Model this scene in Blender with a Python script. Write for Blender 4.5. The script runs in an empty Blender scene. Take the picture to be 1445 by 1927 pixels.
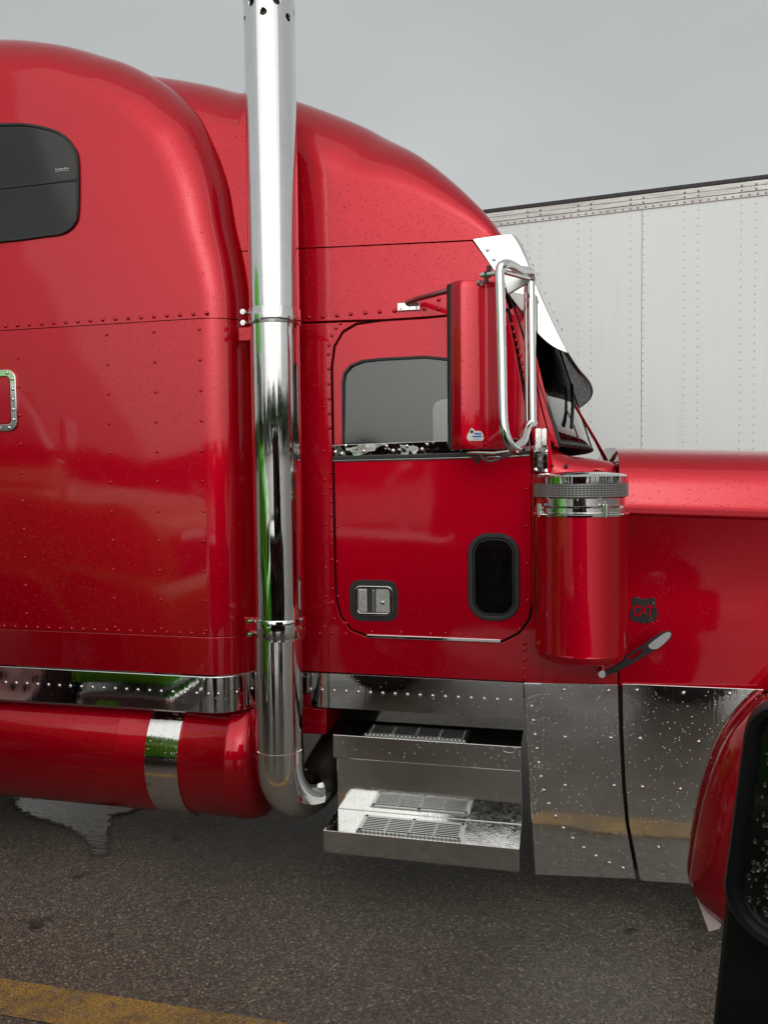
import bpy, bmesh, math, random
from mathutils import Vector, Matrix, noise
random.seed(7)
PI = math.pi
scene = bpy.context.scene
col = scene.collection

# ------------------------------------------------------------------ camera
F, FW, FH = 1450.0, 1445.0, 1927.0
YAW, PIT, ROLL = math.radians(13), math.radians(2.7), math.radians(.65)
CAM = Vector((0, -3.15, 1.81))
_d = Vector((-math.sin(YAW)*math.cos(PIT), math.cos(YAW)*math.cos(PIT), -math.sin(PIT)))
_r = Vector((math.cos(YAW), math.sin(YAW), 0))
_u = _r.cross(_d)
CR = _r*math.cos(ROLL) - _u*math.sin(ROLL)
CU = _r*math.sin(ROLL) + _u*math.cos(ROLL)
cam_data = bpy.data.cameras.new('camera')
cam = bpy.data.objects.new('camera', cam_data)
col.objects.link(cam)
cam.matrix_world = Matrix(((CR.x, CU.x, -_d.x, CAM.x), (CR.y, CU.y, -_d.y, CAM.y), (CR.z, CU.z, -_d.z, CAM.z), (0, 0, 0, 1)))
cam_data.sensor_fit = 'VERTICAL'
cam_data.sensor_height = 36
cam_data.lens = F/FH*36
cam_data.clip_start = .05
cam_data.clip_end = 2000
scene.camera = cam

# ------------------------------------------------------------------ sky, sun, exposure
SUN_EL, SUN_AZ = math.radians(27), math.radians(170)      # azimuth measured from +Y towards +X: behind the camera
world = bpy.data.worlds.new('World')
scene.world = world
world.use_nodes = True
wn, wl = world.node_tree.nodes, world.node_tree.links
wn.clear()
w_out = wn.new('ShaderNodeOutputWorld')
w_bg = wn.new('ShaderNodeBackground')
w_sky = wn.new('ShaderNodeTexSky')
w_sky.sky_type = 'NISHITA'
w_sky.sun_disc = False
w_sky.sun_elevation = SUN_EL
w_sky.sun_rotation = SUN_AZ
w_sky.dust_density = 5
w_sky.air_density = 1.5
w_hs = wn.new('ShaderNodeHueSaturation')
w_hs.inputs['Saturation'].default_value = .10
w_tc = wn.new('ShaderNodeTexCoord')
w_map = wn.new('ShaderNodeMapping')
w_map.inputs['Scale'].default_value = (1, 1, 2.2)
w_no = wn.new('ShaderNodeTexNoise')
w_no.inputs['Scale'].default_value = 1.6
w_no.inputs['Detail'].default_value = 5
w_no.inputs['Roughness'].default_value = .5
w_rmp = wn.new('ShaderNodeMapRange')
w_rmp.inputs[1].default_value, w_rmp.inputs[2].default_value = .3, .7
w_rmp.inputs[3].default_value, w_rmp.inputs[4].default_value = .92, 1.08
w_mul = wn.new('ShaderNodeMix')
w_mul.data_type = 'RGBA'
w_mul.blend_type = 'MULTIPLY'
w_mul.inputs[0].default_value = 1
wl.new(w_tc.outputs['Generated'], w_map.inputs[0])
wl.new(w_map.outputs[0], w_no.inputs['Vector'])
wl.new(w_no.outputs['Fac'], w_rmp.inputs[0])
wl.new(w_sky.outputs[0], w_hs.inputs['Color'])
w_deck = wn.new('ShaderNodeMix')
w_deck.data_type = 'RGBA'
w_deck.inputs[0].default_value = .72
w_deck.inputs[7].default_value = (3.2, 3.36, 3.34, 1)
wl.new(w_hs.outputs[0], w_deck.inputs[6])
wl.new(w_deck.outputs[2], w_mul.inputs[6])
wl.new(w_rmp.outputs[0], w_mul.inputs[7])
wl.new(w_mul.outputs[2], w_bg.inputs[0])
w_bg.inputs[1].default_value = .15
wl.new(w_bg.outputs[0], w_out.inputs[0])

sun_data = bpy.data.lights.new('sun', 'SUN')
sun_data.energy = .7
sun_data.angle = math.radians(85)
sun_data.color = (1, .965, .89)
sun = bpy.data.objects.new('sun', sun_data)
col.objects.link(sun)
_sd = Vector((math.sin(SUN_AZ)*math.cos(SUN_EL), math.cos(SUN_AZ)*math.cos(SUN_EL), math.sin(SUN_EL)))
sun.rotation_euler = _sd.to_track_quat('Z', 'Y').to_euler()
sun.location = _sd*30
scene.view_settings.view_transform = 'Standard'
scene.view_settings.look = 'None'
scene.view_settings.exposure = 0
scene.view_settings.gamma = 1
scene.cycles.max_bounces = 8
scene.cycles.glossy_bounces = 5
scene.cycles.diffuse_bounces = 3
scene.cycles.use_adaptive_sampling = True
scene.cycles.adaptive_threshold = .02

# ------------------------------------------------------------------ helpers
def on_plane(px, py, Y):
    """world (X, Z) of a feature seen at a photo pixel, on the vertical plane at distance Y"""
    v = _d + CR*((px-FW/2)/F) - CU*((py-FH/2)/F)
    t = (Y-CAM.y)/v.y
    return (CAM.x+t*v.x, CAM.z+t*v.z)
def W3(px, py, Y):
    x, z = on_plane(px, py, Y)
    return Vector((x, Y, z))
def pts(lst, Y):
    return [on_plane(a, b, Y) for a, b in lst]
def crop(lst, ox, oy, s):
    return [(ox+a*s, oy+b*s) for a, b in lst]
def smooth(p, n=5, closed=False):
    """Catmull-Rom through the points"""
    out, N = [], len(p)
    V = [Vector(q) for q in p]
    for i in range(N if closed else N-1):
        a = V[(i-1) % N] if closed or i > 0 else V[0]*2-V[1]
        b, c = V[i], V[(i+1) % N]
        d = V[(i+2) % N] if closed or i+2 < N else V[-1]*2-V[-2]
        for k in range(n):
            t = k/n
            out.append(.5*((2*b)+(c-a)*t+(2*a-5*b+4*c-d)*t*t+(3*b-a-3*c+d)*t**3))
    if not closed:
        out.append(V[-1])
    return [tuple(q) for q in out]
def rrect(x0, z0, x1, z1, r, n=6):
    o = []
    for cx, cz, a0 in ((x1-r, z1-r, 0), (x0+r, z1-r, 90), (x0+r, z0+r, 180), (x1-r, z0+r, 270)):
        for k in range(n+1):
            a = math.radians(a0+90*k/n)
            o.append((cx+r*math.cos(a), cz+r*math.sin(a)))
    return o
def rounded(poly, radii, n=6):
    """round the corners of a polygon of (X, Z)"""
    o, N = [], len(poly)
    for i in range(N):
        p, q, s = Vector(poly[i-1]), Vector(poly[i]), Vector(poly[(i+1) % N])
        r = radii[i] if not isinstance(radii, (int, float)) else radii
        if r <= 0:
            o.append(tuple(q)); continue
        a, b = (p-q).normalized(), (s-q).normalized()
        L = min(r, (p-q).length*.49, (s-q).length*.49)
        A, B = q+a*L, q+b*L
        for k in range(n+1):
            t = k/n
            o.append(tuple(A*(1-t)**2+q*2*t*(1-t)+B*t*t))
    return o

def link(o, parent=None):
    col.objects.link(o)
    if parent is not None:
        o.parent = parent
        o.matrix_parent_inverse = Matrix.Translation(-BASE.get(parent.name, Vector((0, 0, 0))))
    
    return o
BASE = {}
def thing(name, label, cat, base, group=None):
    o = bpy.data.objects.new(name, None)
    o.empty_display_size = .2
    col.objects.link(o)
    o.location = base
    BASE[o.name] = Vector(base)
    o['label'] = label; o['category'] = cat
    if group: o['group'] = group
    return o
def from_bm(name, bm, mat, parent=None, ang=35, bevel=0, normals=True):
    if normals:
        bmesh.ops.recalc_face_normals(bm, faces=bm.faces)
    me = bpy.data.meshes.new(name)
    bm.to_mesh(me); bm.free()
    for m in (mat if isinstance(mat, (list, tuple)) else [mat]):
        me.materials.append(m)
    me.polygons.foreach_set('use_smooth', [True]*len(me.polygons))
    me.set_sharp_from_angle(angle=math.radians(ang))
    o = bpy.data.objects.new(name, me)
    link(o, parent)
    if bevel:
        b = o.modifiers.new('edge', 'BEVEL')
        b.width = bevel; b.segments = 2; b.limit_method = 'ANGLE'; b.angle_limit = math.radians(40)
        b.harden_normals = True
    return o
def add_box(bm, x0, x1, y0, y1, z0, z1, M=None):
    v = [bm.verts.new(c) for c in ((x0,y0,z0),(x1,y0,z0),(x1,y1,z0),(x0,y1,z0),(x0,y0,z1),(x1,y0,z1),(x1,y1,z1),(x0,y1,z1))]
    if M is not None:
        for q in v: q.co = M @ q.co
    for f in ((0,3,2,1),(4,5,6,7),(0,1,5,4),(1,2,6,5),(2,3,7,6),(3,0,4,7)):
        bm.faces.new([v[i] for i in f])
def box(name, x0, x1, y0, y1, z0, z1, mat, parent=None, bevel=.004, M=None):
    bm = bmesh.new(); add_box(bm, x0, x1, y0, y1, z0, z1, M)
    return from_bm(name, bm, mat, parent, bevel=bevel)
def add_tube(bm, path, r, n=16, cap=True):
    path = [Vector(p) for p in path]
    rings, prev = [], None
    for i, p in enumerate(path):
        t = (path[min(i+1, len(path)-1)]-path[max(i-1, 0)]).normalized()
        if prev is None:
            up = Vector((0, 0, 1)) if abs(t.z) < .9 else Vector((1, 0, 0))
            s = t.cross(up).normalized()
        else:
            s = (prev-t*prev.dot(t)).normalized()
        prev = s
        b = t.cross(s)
        rr = r[i] if isinstance(r, (list, tuple)) else r
        rings.append([bm.verts.new(p+(s*math.cos(2*PI*k/n)+b*math.sin(2*PI*k/n))*rr) for k in range(n)])
    for A, B in zip(rings, rings[1:]):
        for k in range(n):
            bm.faces.new((A[k], A[(k+1) % n], B[(k+1) % n], B[k]))
    if cap:
        bm.faces.new(rings[0][::-1]); bm.faces.new(rings[-1])
def tube(name, path, r, mat, parent=None, n=16, cap=True, ang=50):
    bm = bmesh.new(); add_tube(bm, path, r, n, cap)
    return from_bm(name, bm, mat, parent, ang)
def add_lathe(bm, prof, c, n=48, axis='Z', a0=0, a1=2*PI):
    """prof: list of (radius, height) ; revolved round an axis through c"""
    full = abs(a1-a0-2*PI) < 1e-6
    m = n if full else n+1
    rings = []
    for r, h in prof:
        ring = []
        for k in range(m):
            a = a0+(a1-a0)*k/n
            if axis == 'Z': q = (c[0]+r*math.cos(a), c[1]+r*math.sin(a), c[2]+h)
            elif axis == 'X': q = (c[0]+h, c[1]+r*math.cos(a), c[2]+r*math.sin(a))
            else: q = (c[0]+r*math.cos(a), c[1]+h, c[2]+r*math.sin(a))
            ring.append(bm.verts.new(q))
        rings.append(ring)
    for A, B in zip(rings, rings[1:]):
        for k in range(n):
            bm.faces.new((A[k], A[(k+1) % m], B[(k+1) % m], B[k]))
    return rings
def lathe(name, prof, c, mat, parent=None, n=48, axis='Z', ang=35):
    bm = bmesh.new(); add_lathe(bm, prof, c, n, axis)
    bmesh.ops.remove_doubles(bm, verts=bm.verts, dist=1e-5)
    return from_bm(name, bm, mat, parent, ang)
def add_plate(bm, outline, Y, th, holes=(), yfun=None):
    loops = []
    for L in [outline]+list(holes):
        vs = [bm.verts.new((x, Y, z)) for x, z in L]
        loops.append([bm.edges.new((vs[i], vs[(i+1) % len(vs)])) for i in range(len(vs))])
    es = [e for l in loops for e in l]
    res = bmesh.ops.triangle_fill(bm, use_beauty=True, use_dissolve=False, edges=es)
    fs = [g for g in res['geom'] if isinstance(g, bmesh.types.BMFace)]
    if th:
        ex = bmesh.ops.extrude_face_region(bm, geom=fs, use_keep_orig=True)
        for g in ex['geom']:
            if isinstance(g, bmesh.types.BMVert): g.co.y += th
    if yfun:
        for v in bm.verts: v.co.y += yfun(v.co.x, v.co.z)
def plate(name, outline, Y, th, mat, parent=None, holes=(), bevel=0, yfun=None):
    bm = bmesh.new(); add_plate(bm, outline, Y, th, holes, yfun)
    return from_bm(name, bm, mat, parent, bevel=bevel)
def pillow(name, outline, radii, dirs, Y0, Y1, mat, parent=None, seg=8, yfun=None):
    """outline of (X, Z) swept along Y with the edges of both ends rounded over by radii"""
    N = len(outline)
    area = sum(outline[i-1][0]*outline[i][1]-outline[i][0]*outline[i-1][1] for i in range(N))
    sg = 1 if area > 0 else -1
    nd = []
    for i in range(N):
        if i in dirs:
            nd.append(Vector(dirs[i])); continue
        a, b, c = Vector(outline[i-1]), Vector(outline[i]), Vector(outline[(i+1) % N])
        t = ((b-a).normalized()+(c-b).normalized())
        nd.append(Vector((-t.y, t.x)).normalized()*sg)
    bm = bmesh.new(); rings = []
    def ring(k, y0, s):
        a = PI/2*k/seg
        return [bm.verts.new((outline[i][0]+nd[i].x*radii[i]*(1-math.cos(a)), y0+s*radii[i]*(1-math.sin(a)) if radii[i] > 0 else y0, outline[i][1]+nd[i].y*radii[i]*(1-math.cos(a)))) for i in range(N)]
    for k in range(seg, -1, -1): rings.append(ring(k, Y0, 1))
    for k in range(0, seg+1): rings.append(ring(k, Y1, -1))
    for A, B in zip(rings, rings[1:]):
        for i in range(N):
            q = (A[i], A[(i+1) % N], B[(i+1) % N], B[i])
            if (q[0].co-q[3].co).length < 1e-6 and (q[1].co-q[2].co).length < 1e-6: continue
            bm.faces.new(q)
    for rg in (rings[0], rings[-1]):
        es = [e for e in {bm.edges.get((rg[i-1], rg[i])) or bm.edges.new((rg[i-1], rg[i])) for i in range(N)}]
        bmesh.ops.triangle_fill(bm, use_beauty=True, edges=es)
    bmesh.ops.remove_doubles(bm, verts=bm.verts, dist=1e-5)
    if yfun:
        for v in bm.verts: v.co.y += yfun(v.co.x, v.co.z)
    return from_bm(name, bm, mat, parent, 40)
def loft(name, rows, mat, parent=None, th=0, ang=40, close=False):
    bm = bmesh.new()
    R = [[bm.verts.new(p) for p in row] for row in rows]
    for A, B in zip(R, R[1:]):
        m = len(A)
        for k in range(m if close else m-1):
            bm.faces.new((A[k], A[(k+1) % m], B[(k+1) % m], B[k]))
    o = from_bm(name, bm, mat, parent, ang)
    if th:
        s = o.modifiers.new('thickness', 'SOLIDIFY'); s.thickness = th; s.offset = 0
    return o

_ico = {}
def add_ico(bm, sub, r, M):
    if sub not in _ico:
        t = bmesh.new(); bmesh.ops.create_icosphere(t, subdivisions=sub, radius=1.0)
        t.verts.index_update()
        _ico[sub] = ([v.co.copy() for v in t.verts], [[v.index for v in f.verts] for f in t.faces]); t.free()
    V, Fs = _ico[sub]
    vs = [bm.verts.new(M @ (c*r)) for c in V]
    for f in Fs: bm.faces.new([vs[i] for i in f])
# ------------------------------------------------------------------ materials
class NT:
    def __init__(s, name):
        s.m = bpy.data.materials.new(name); s.m.use_nodes = True
        s.n, s.l = s.m.node_tree.nodes, s.m.node_tree.links
        s.b = s.n['Principled BSDF']; s.out = s.n['Material Output']
        s.tc = s.n.new('ShaderNodeTexCoord').outputs['Object']
    def new(s, t, **k):
        x = s.n.new(t)
        for a, b in k.items(): setattr(x, a, b)
        return x
    def set(s, **k):
        for a, v in k.items(): s.b.inputs[a.replace('_', ' ')].default_value = v
    def noise(s, sc, det=3, rough=.5, vec=None):
        x = s.new('ShaderNodeTexNoise')
        x.inputs['Scale'].default_value = sc; x.inputs['Detail'].default_value = det; x.inputs['Roughness'].default_value = rough
        s.l.new(vec or s.tc, x.inputs['Vector']); return x
    def vor(s, sc, vec=None, rnd=1):
        x = s.new('ShaderNodeTexVoronoi'); x.inputs['Scale'].default_value = sc; x.inputs['Randomness'].default_value = rnd
        s.l.new(vec or s.tc, x.inputs['Vector']); return x
    def rng(s, a, f0, f1, t0, t1, smooth=False):
        x = s.new('ShaderNodeMapRange')
        if smooth: x.interpolation_type = 'SMOOTHSTEP'
        for i, v in ((1, f0), (2, f1), (3, t0), (4, t1)): x.inputs[i].default_value = v
        s.l.new(a, x.inputs[0]); return x.outputs[0]
    def math(s, op, a, b=None, c=None):
        x = s.new('ShaderNodeMath', operation=op)
        for i, v in enumerate((a, b, c)):
            if v is None: continue
            if isinstance(v, (int, float)): x.inputs[i].default_value = v
            else: s.l.new(v, x.inputs[i])
        return x.outputs[0]
    def mix(s, f, a, b, blend='MIX'):
        x = s.new('ShaderNodeMix', data_type='RGBA', blend_type=blend)
        for i, v in ((0, f), (6, a), (7, b)):
            if isinstance(v, (int, float)): x.inputs[i].default_value = v
            elif isinstance(v, tuple): x.inputs[i].default_value = (*v, 1)
            else: s.l.new(v, x.inputs[i])
        return x.outputs[2]
    def mapping(s, scale):
        x = s.new('ShaderNodeMapping'); x.inputs['Scale'].default_value = scale
        s.l.new(s.tc, x.inputs[0]); return x.outputs[0]
    def bump(s, h, dist, strength=1, prev=None):
        x = s.new('ShaderNodeBump'); x.inputs['Distance'].default_value = dist; x.inputs['Strength'].default_value = strength
        s.l.new(h, x.inputs['Height'])
        if prev: s.l.new(prev, x.inputs['Normal'])
        return x.outputs[0]
    def drops(s, sc, amount, vec=None):
        """rain beads: rounded bumps of random size in some of the cells"""
        v = s.vor(sc, vec)
        rad = s.new('ShaderNodeSeparateColor'); s.l.new(v.outputs['Color'], rad.inputs[0])
        keep = s.math('LESS_THAN', rad.outputs[0], amount)
        r = s.math('MULTIPLY_ADD', s.math('POWER', rad.outputs[1], 2.0), .24, .09)
        q = s.math('DIVIDE', v.outputs['Distance'], r)
        h = s.math('SUBTRACT', 1, s.math('MULTIPLY', q, q))
        h = s.math('MAXIMUM', h, 0)
        h = s.math('POWER', h, .5)
        return s.math('MULTIPLY', s.math('MULTIPLY', h, r), keep)
    def link(s, a, name): s.l.new(a, s.b.inputs[name])
def plain(name, c, rough=.5, metal=0, **k):
    t = NT(name); t.set(Base_Color=(*c, 1), Roughness=rough, Metallic=metal)
    n = t.noise(35, 4)
    t.link(t.rng(n.outputs['Fac'], .3, .7, max(0, rough-.08), min(1, rough+.08)), 'Roughness')
    t.link(t.mix(t.rng(n.outputs['Fac'], .3, .7, 0, .35), c, tuple(x*.7 for x in c)), 'Base Color')
    for a, v in k.items(): t.b.inputs[a.replace('_', ' ')].default_value = v
    return t.m

def make_paint(name, c, dropscale=140, amount=.5, wave=.0010, metal=.8):
    t = NT(name)
    dirt = t.noise(2.3, 4, .6)
    basec = t.mix(t.rng(dirt.outputs['Fac'], .5, .8, 0, .25), c, tuple(x*.8 for x in c))
    t.link(basec, 'Base Color')
    t.b.inputs['Coat Tint'].default_value = (*[.35+.65*x/max(c) for x in c], 1)
    t.set(Metallic=metal, Roughness=.46, Coat_Weight=1, Coat_Roughness=.055, Coat_IOR=1.5, Specular_IOR_Level=.05)
    wv = t.noise(1.6, 2, .4)
    b0 = t.bump(wv.outputs['Fac'], wave*6, 1)
    pe = t.noise(55, 1)
    b1 = t.bump(pe.outputs['Fac'], .00004, 1, b0)
    patch = t.noise(1.1, 2)
    d = t.math('MULTIPLY', t.drops(dropscale, amount), t.rng(patch.outputs['Fac'], .35, .6, .45, 1.0))
    b2 = t.bump(d, .0075, .8, b1)
    t.link(b2, 'Normal'); t.link(b2, 'Coat Normal')
    return t.m
RED = make_paint('candy_red_paint', (.56, .0003, .040))
LIME = make_paint('lime_paint', (.20, .58, .05), metal=0)
BLACKP = make_paint('black_paint', (.014, .014, .016))

def make_chrome(name, base=.78, rough=.03, wave=.0, wscale=3, drops=0, dscale=90, streak=0):
    t = NT(name)
    t.set(Metallic=1, Roughness=rough)
    n = t.noise(14, 5, .65)
    t.link(t.mix(t.rng(n.outputs['Fac'], .45, .75, 0, .5), (base, base, base*.985), (base*.86, base*.85, base*.82)), 'Base Color')
    sm = t.noise(55, 4, .6)
    t.link(t.rng(sm.outputs['Fac'], .35, .75, rough, rough+.05+streak), 'Roughness')
    prev = None
    if wave:
        wv = t.noise(wscale, 2, .4)
        prev = t.bump(wv.outputs['Fac'], wave, 1)
    if drops:
        prev = t.bump(t.drops(dscale, drops), .004, .7, prev)
        st = t.noise(85, 3, .6, t.mapping((1, 1, .10)))
        prev = t.bump(st.outputs['Fac'], .0009, .12+streak*3, prev)
    if prev: t.link(prev, 'Normal')
    return t.m
CHROME = make_chrome('chrome')
CHROME_PIPE = make_chrome('chrome_pipe', .80, .025, .0015, 2.0)
CHROME_WET = make_chrome('chrome_wet', .78, .015, .0015, 2.6, .35, 80)
CHROME_PANEL = make_chrome('chrome_panel_wet', .80, .03, .008, 2.0, .55, 110, .035)
CHROME_STEP = make_chrome('chrome_step', .74, .05, .002, 4, .5, 95, .05)
CHROME_RIPPLE = make_chrome('chrome_ripple', .70, .03, .022, 8, .35, 60)
STEEL = make_chrome('brushed_steel', .55, .28)

def make_glass(name, tint, refl, drops=.5):
    t = NT(name)
    t.n.remove(t.b)
    tr = t.new('ShaderNodeBsdfTransparent'); tr.inputs[0].default_value = (*tint, 1)
    gl = t.new('ShaderNodeBsdfGlossy'); gl.inputs['Roughness'].default_value = .07
    fr = t.new('ShaderNodeFresnel'); fr.inputs[0].default_value = 1.5
    f = t.math('MINIMUM', t.math('MULTIPLY_ADD', fr.outputs[0], 1.3, refl), 1)
    mx = t.new('ShaderNodeMixShader')
    wv = t.noise(1.2, 1)
    b = t.bump(wv.outputs['Fac'], .006)
    b = t.bump(t.drops(70, drops), .004, .6, b)
    t.l.new(b, gl.inputs['Normal']); t.l.new(b, fr.inputs['Normal'])
    t.l.new(f, mx.inputs[0]); t.l.new(tr.outputs[0], mx.inputs[1]); t.l.new(gl.outputs[0], mx.inputs[2])
    t.l.new(mx.outputs[0], t.out.inputs[0])
    return t.m
GLASS = make_glass('window_glass', (.86, .88, .87), .03, .2)
GLASS_WS = make_glass('windshield_glass', (.5, .56, .56), .22, .9)
GLASS_DARK = make_glass('tinted_glass', (.05, .05, .05), .02)

RUBBER = plain('rubber', (.022, .022, .023), .55)
BLACK = plain('black_plastic', (.02, .02, .021), .42)
INTERIOR = plain('interior_trim', (.035, .033, .032), .8)
DARKMETAL = plain('dark_frame_metal', (.03, .028, .027), .6)
GREYWIRE = plain('grey_cable', (.16, .16, .16), .5)
WHITEPL = plain('white_plastic', (.75, .74, .72), .5)
PINKPL = plain('pale_mudflap', (.62, .50, .49), .55)
TYRE = plain('tyre_rubber', (.025, .025, .025), .75)
ALU = make_chrome('alloy_rim', .7, .18)
BLUE = plain('blue_print', (.05, .16, .5), .5)
AMBER = plain('amber_lens', (.8, .25, .02), .2)
HEADL = plain('lamp_lens', (.7, .7, .68), .1)

def make_trailer_skin():
    t = NT('trailer_skin')
    st = t.noise(6, 5, .6, t.mapping((2.5, 2.5, .22)))
    n2 = t.noise(.8, 3)
    c = t.mix(t.rng(st.outputs['Fac'], .48, .74, 0, .35), (.83, .90, .89), (.75, .81, .79))
    c = t.mix(t.rng(n2.outputs['Fac'], .4, .7, 0, .3), c, (.76, .82, .82))
    t.link(c, 'Base Color'); t.set(Roughness=.42)
    b = t.noise(1.3, 2)
    t.link(t.bump(b.outputs['Fac'], .01), 'Normal')
    return t.m
SKIN = make_trailer_skin()
def make_rail():
    t = NT('trailer_rail_aluminium')
    st = t.noise(9, 5, .65, t.mapping((.5, .5, 4)))
    t.link(t.mix(t.rng(st.outputs['Fac'], .4, .7, 0, .8), (.62, .62, .60), (.36, .35, .33)), 'Base Color')
    t.set(Metallic=.35, Roughness=.45)
    return t.m
RAIL = make_rail()
RAILRIV = plain('rail_rivet_metal', (.46, .46, .46), .4, .6)

def make_asphalt(name, paint=False):
    t = NT(name)
    g = t.new('ShaderNodeNewGeometry').outputs['Position']
    t.tc = g
    v = t.vor(125); v2 = t.vor(290)
    sc = t.new('ShaderNodeSeparateColor'); t.l.new(v.outputs['Color'], sc.inputs[0])
    sc2 = t.new('ShaderNodeSeparateColor'); t.l.new(v2.outputs['Color'], sc2.inputs[0])
    c = t.mix(t.math('POWER', sc.outputs[0], 2.2), (.118, .098, .076), (.31, .262, .206))
    c = t.mix(t.math('MULTIPLY', t.math('GREATER_THAN', sc.outputs[1], .965), .75), c, (.60, .54, .43))
    c = t.mix(t.rng(sc2.outputs[0], .3, 1, 0, .5), c, (.038, .034, .030))
    c = t.mix(t.math('MULTIPLY', t.math('GREATER_THAN', sc2.outputs[1], .955), .7), c, (.55, .50, .40))
    damp = t.noise(.75, 5, .55)
    dm = t.rng(damp.outputs['Fac'], .42, .62, 0, 1, True)
    spots = t.noise(5.5, 3, .5)
    oil = t.rng(spots.outputs['Fac'], .66, .74, 0, .75, True)
    c = t.mix(t.math('MULTIPLY', dm, .75), c, t.mix(1.0, c, (.62, .60, .58), 'MULTIPLY'))
    c = t.mix(oil, c, (.014, .013, .012))
    h = t.math('SUBTRACT', 1, v.outputs['Distance'])
    if paint:
        wear = t.noise(17, 6, .7)
        wear2 = t.noise(2.2, 3, .5)
        k = t.math('ADD', wear.outputs['Fac'], t.math('MULTIPLY', wear2.outputs['Fac'], .5))
        k = t.rng(k, .66, .90, 1, .35, True)
        k = t.math('MULTIPLY', k, t.rng(v.outputs['Distance'], .35, .62, 1, .35))
        pc = t.mix(t.rng(wear2.outputs['Fac'], .3, .7, 0, 1), (.72, .42, .06), (.52, .29, .045))
        c = t.mix(k, c, pc)
    t.link(c, 'Base Color')
    t.link(t.rng(damp.outputs['Fac'], .42, .62, .46, .26, True), 'Roughness')
    b = t.bump(v.outputs['Distance'], -.0022, 1)
    b = t.bump(v2.outputs['Distance'], -.0012, 1, b)
    t.link(b, 'Normal')
    return t.m
ASPHALT = make_asphalt('wet_asphalt')
YELLOW = make_asphalt('worn_yellow_paint', True)
def make_water():
    t = NT('puddle_water')
    t.set(Base_Color=(.012, .012, .011, 1), Roughness=.015, IOR=2.8)
    n = t.noise(22, 2)
    t.link(t.bump(n.outputs['Fac'], .0006), 'Normal')
    return t.m
WATER = make_water()

# ------------------------------------------------------------------ ground
def structure(o):
    o['kind'] = 'structure'; return o
bm = bmesh.new()
xs = [-400, -60, -8, 6, 60, 400]; ys = [-400, -60, -8, 6, 60, 400]
g = [[bm.verts.new((x, y, 0)) for x in xs] for y in ys]
for j in range(5):
    for i in range(5):
        bm.faces.new((g[j][i], g[j][i+1], g[j+1][i+1], g[j+1][i]))
structure(from_bm('asphalt_ground', bm, ASPHALT))
bm = bmesh.new()
N = 160
for k in range(N):
    x0, x1 = -30+k*.25, -30+(k+1)*.25
    j = lambda x, s: .006*noise.noise(Vector((x*7, s, 0)))
    a = [(x0, -.985+j(x0, 1), .004), (x1, -.985+j(x1, 1), .004), (x1, -.822+j(x1, 9), .004), (x0, -.822+j(x0, 9), .004)]
    bm.faces.new([bm.verts.new(q) for q in a])
bmesh.ops.remove_doubles(bm, verts=bm.verts, dist=1e-4)
structure(from_bm('yellow_parking_line', bm, YELLOW))
# rain puddle beside the tank, one sheet with a ragged edge and a run-off tail
pud = [(35, 1512), (50, 1522), (70, 1533), (110, 1545), (140, 1556), (165, 1572), (180, 1586), (183, 1596), (180, 1604), (186, 1607),
       (196, 1603), (193, 1590), (195, 1572), (200, 1550), (204, 1532), (240, 1524), (262, 1512), (220, 1490), (120, 1470), (50, 1490)]
def on_ground(px, py, z=.004):
    v = _d + CR*((px-FW/2)/F) - CU*((py-FH/2)/F)
    t = (z-CAM.z)/v.z
    return (CAM.x+t*v.x, CAM.y+t*v.y)
pg = smooth([on_ground(*p) for p in pud], 7, True)
def jit(x, y): return (x+.02*noise.noise(Vector((x*30, y*30, 3))), y+.02*noise.noise(Vector((x*30, y*30, 8))))
pg = [jit(*q) for q in pg]
def shrink(loop, d):
    n_ = len(loop); a_ = sum(loop[i-1][0]*loop[i][1]-loop[i][0]*loop[i-1][1] for i in range(n_)); sg = 1 if a_ > 0 else -1
    o_ = []
    for i in range(n_):
        t = (Vector(loop[(i+3) % n_])-Vector(loop[i-3])).normalized()
        o_.append((loop[i][0]-t.y*sg*d, loop[i][1]+t.x*sg*d))
    return o_
outer_ = shrink(pg, -.035)
bm = bmesh.new()
lay = bm.verts.layers.float.new('wet')
A = [bm.verts.new((x, y, .004)) for x, y in outer_]; B = [bm.verts.new((x, y, .0042)) for x, y in pg]
for i in range(len(A)):
    bm.faces.new((A[i], A[(i+1) % len(A)], B[(i+1) % len(A)], B[i]))
es = [bm.edges.get((B[i-1], B[i])) for i in range(len(B))]
bmesh.ops.triangle_fill(bm, use_beauty=True, edges=es)
bm.verts.index_update()
for v in bm.verts: v[lay] = 0 if v.index < len(outer_) else 1
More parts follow.
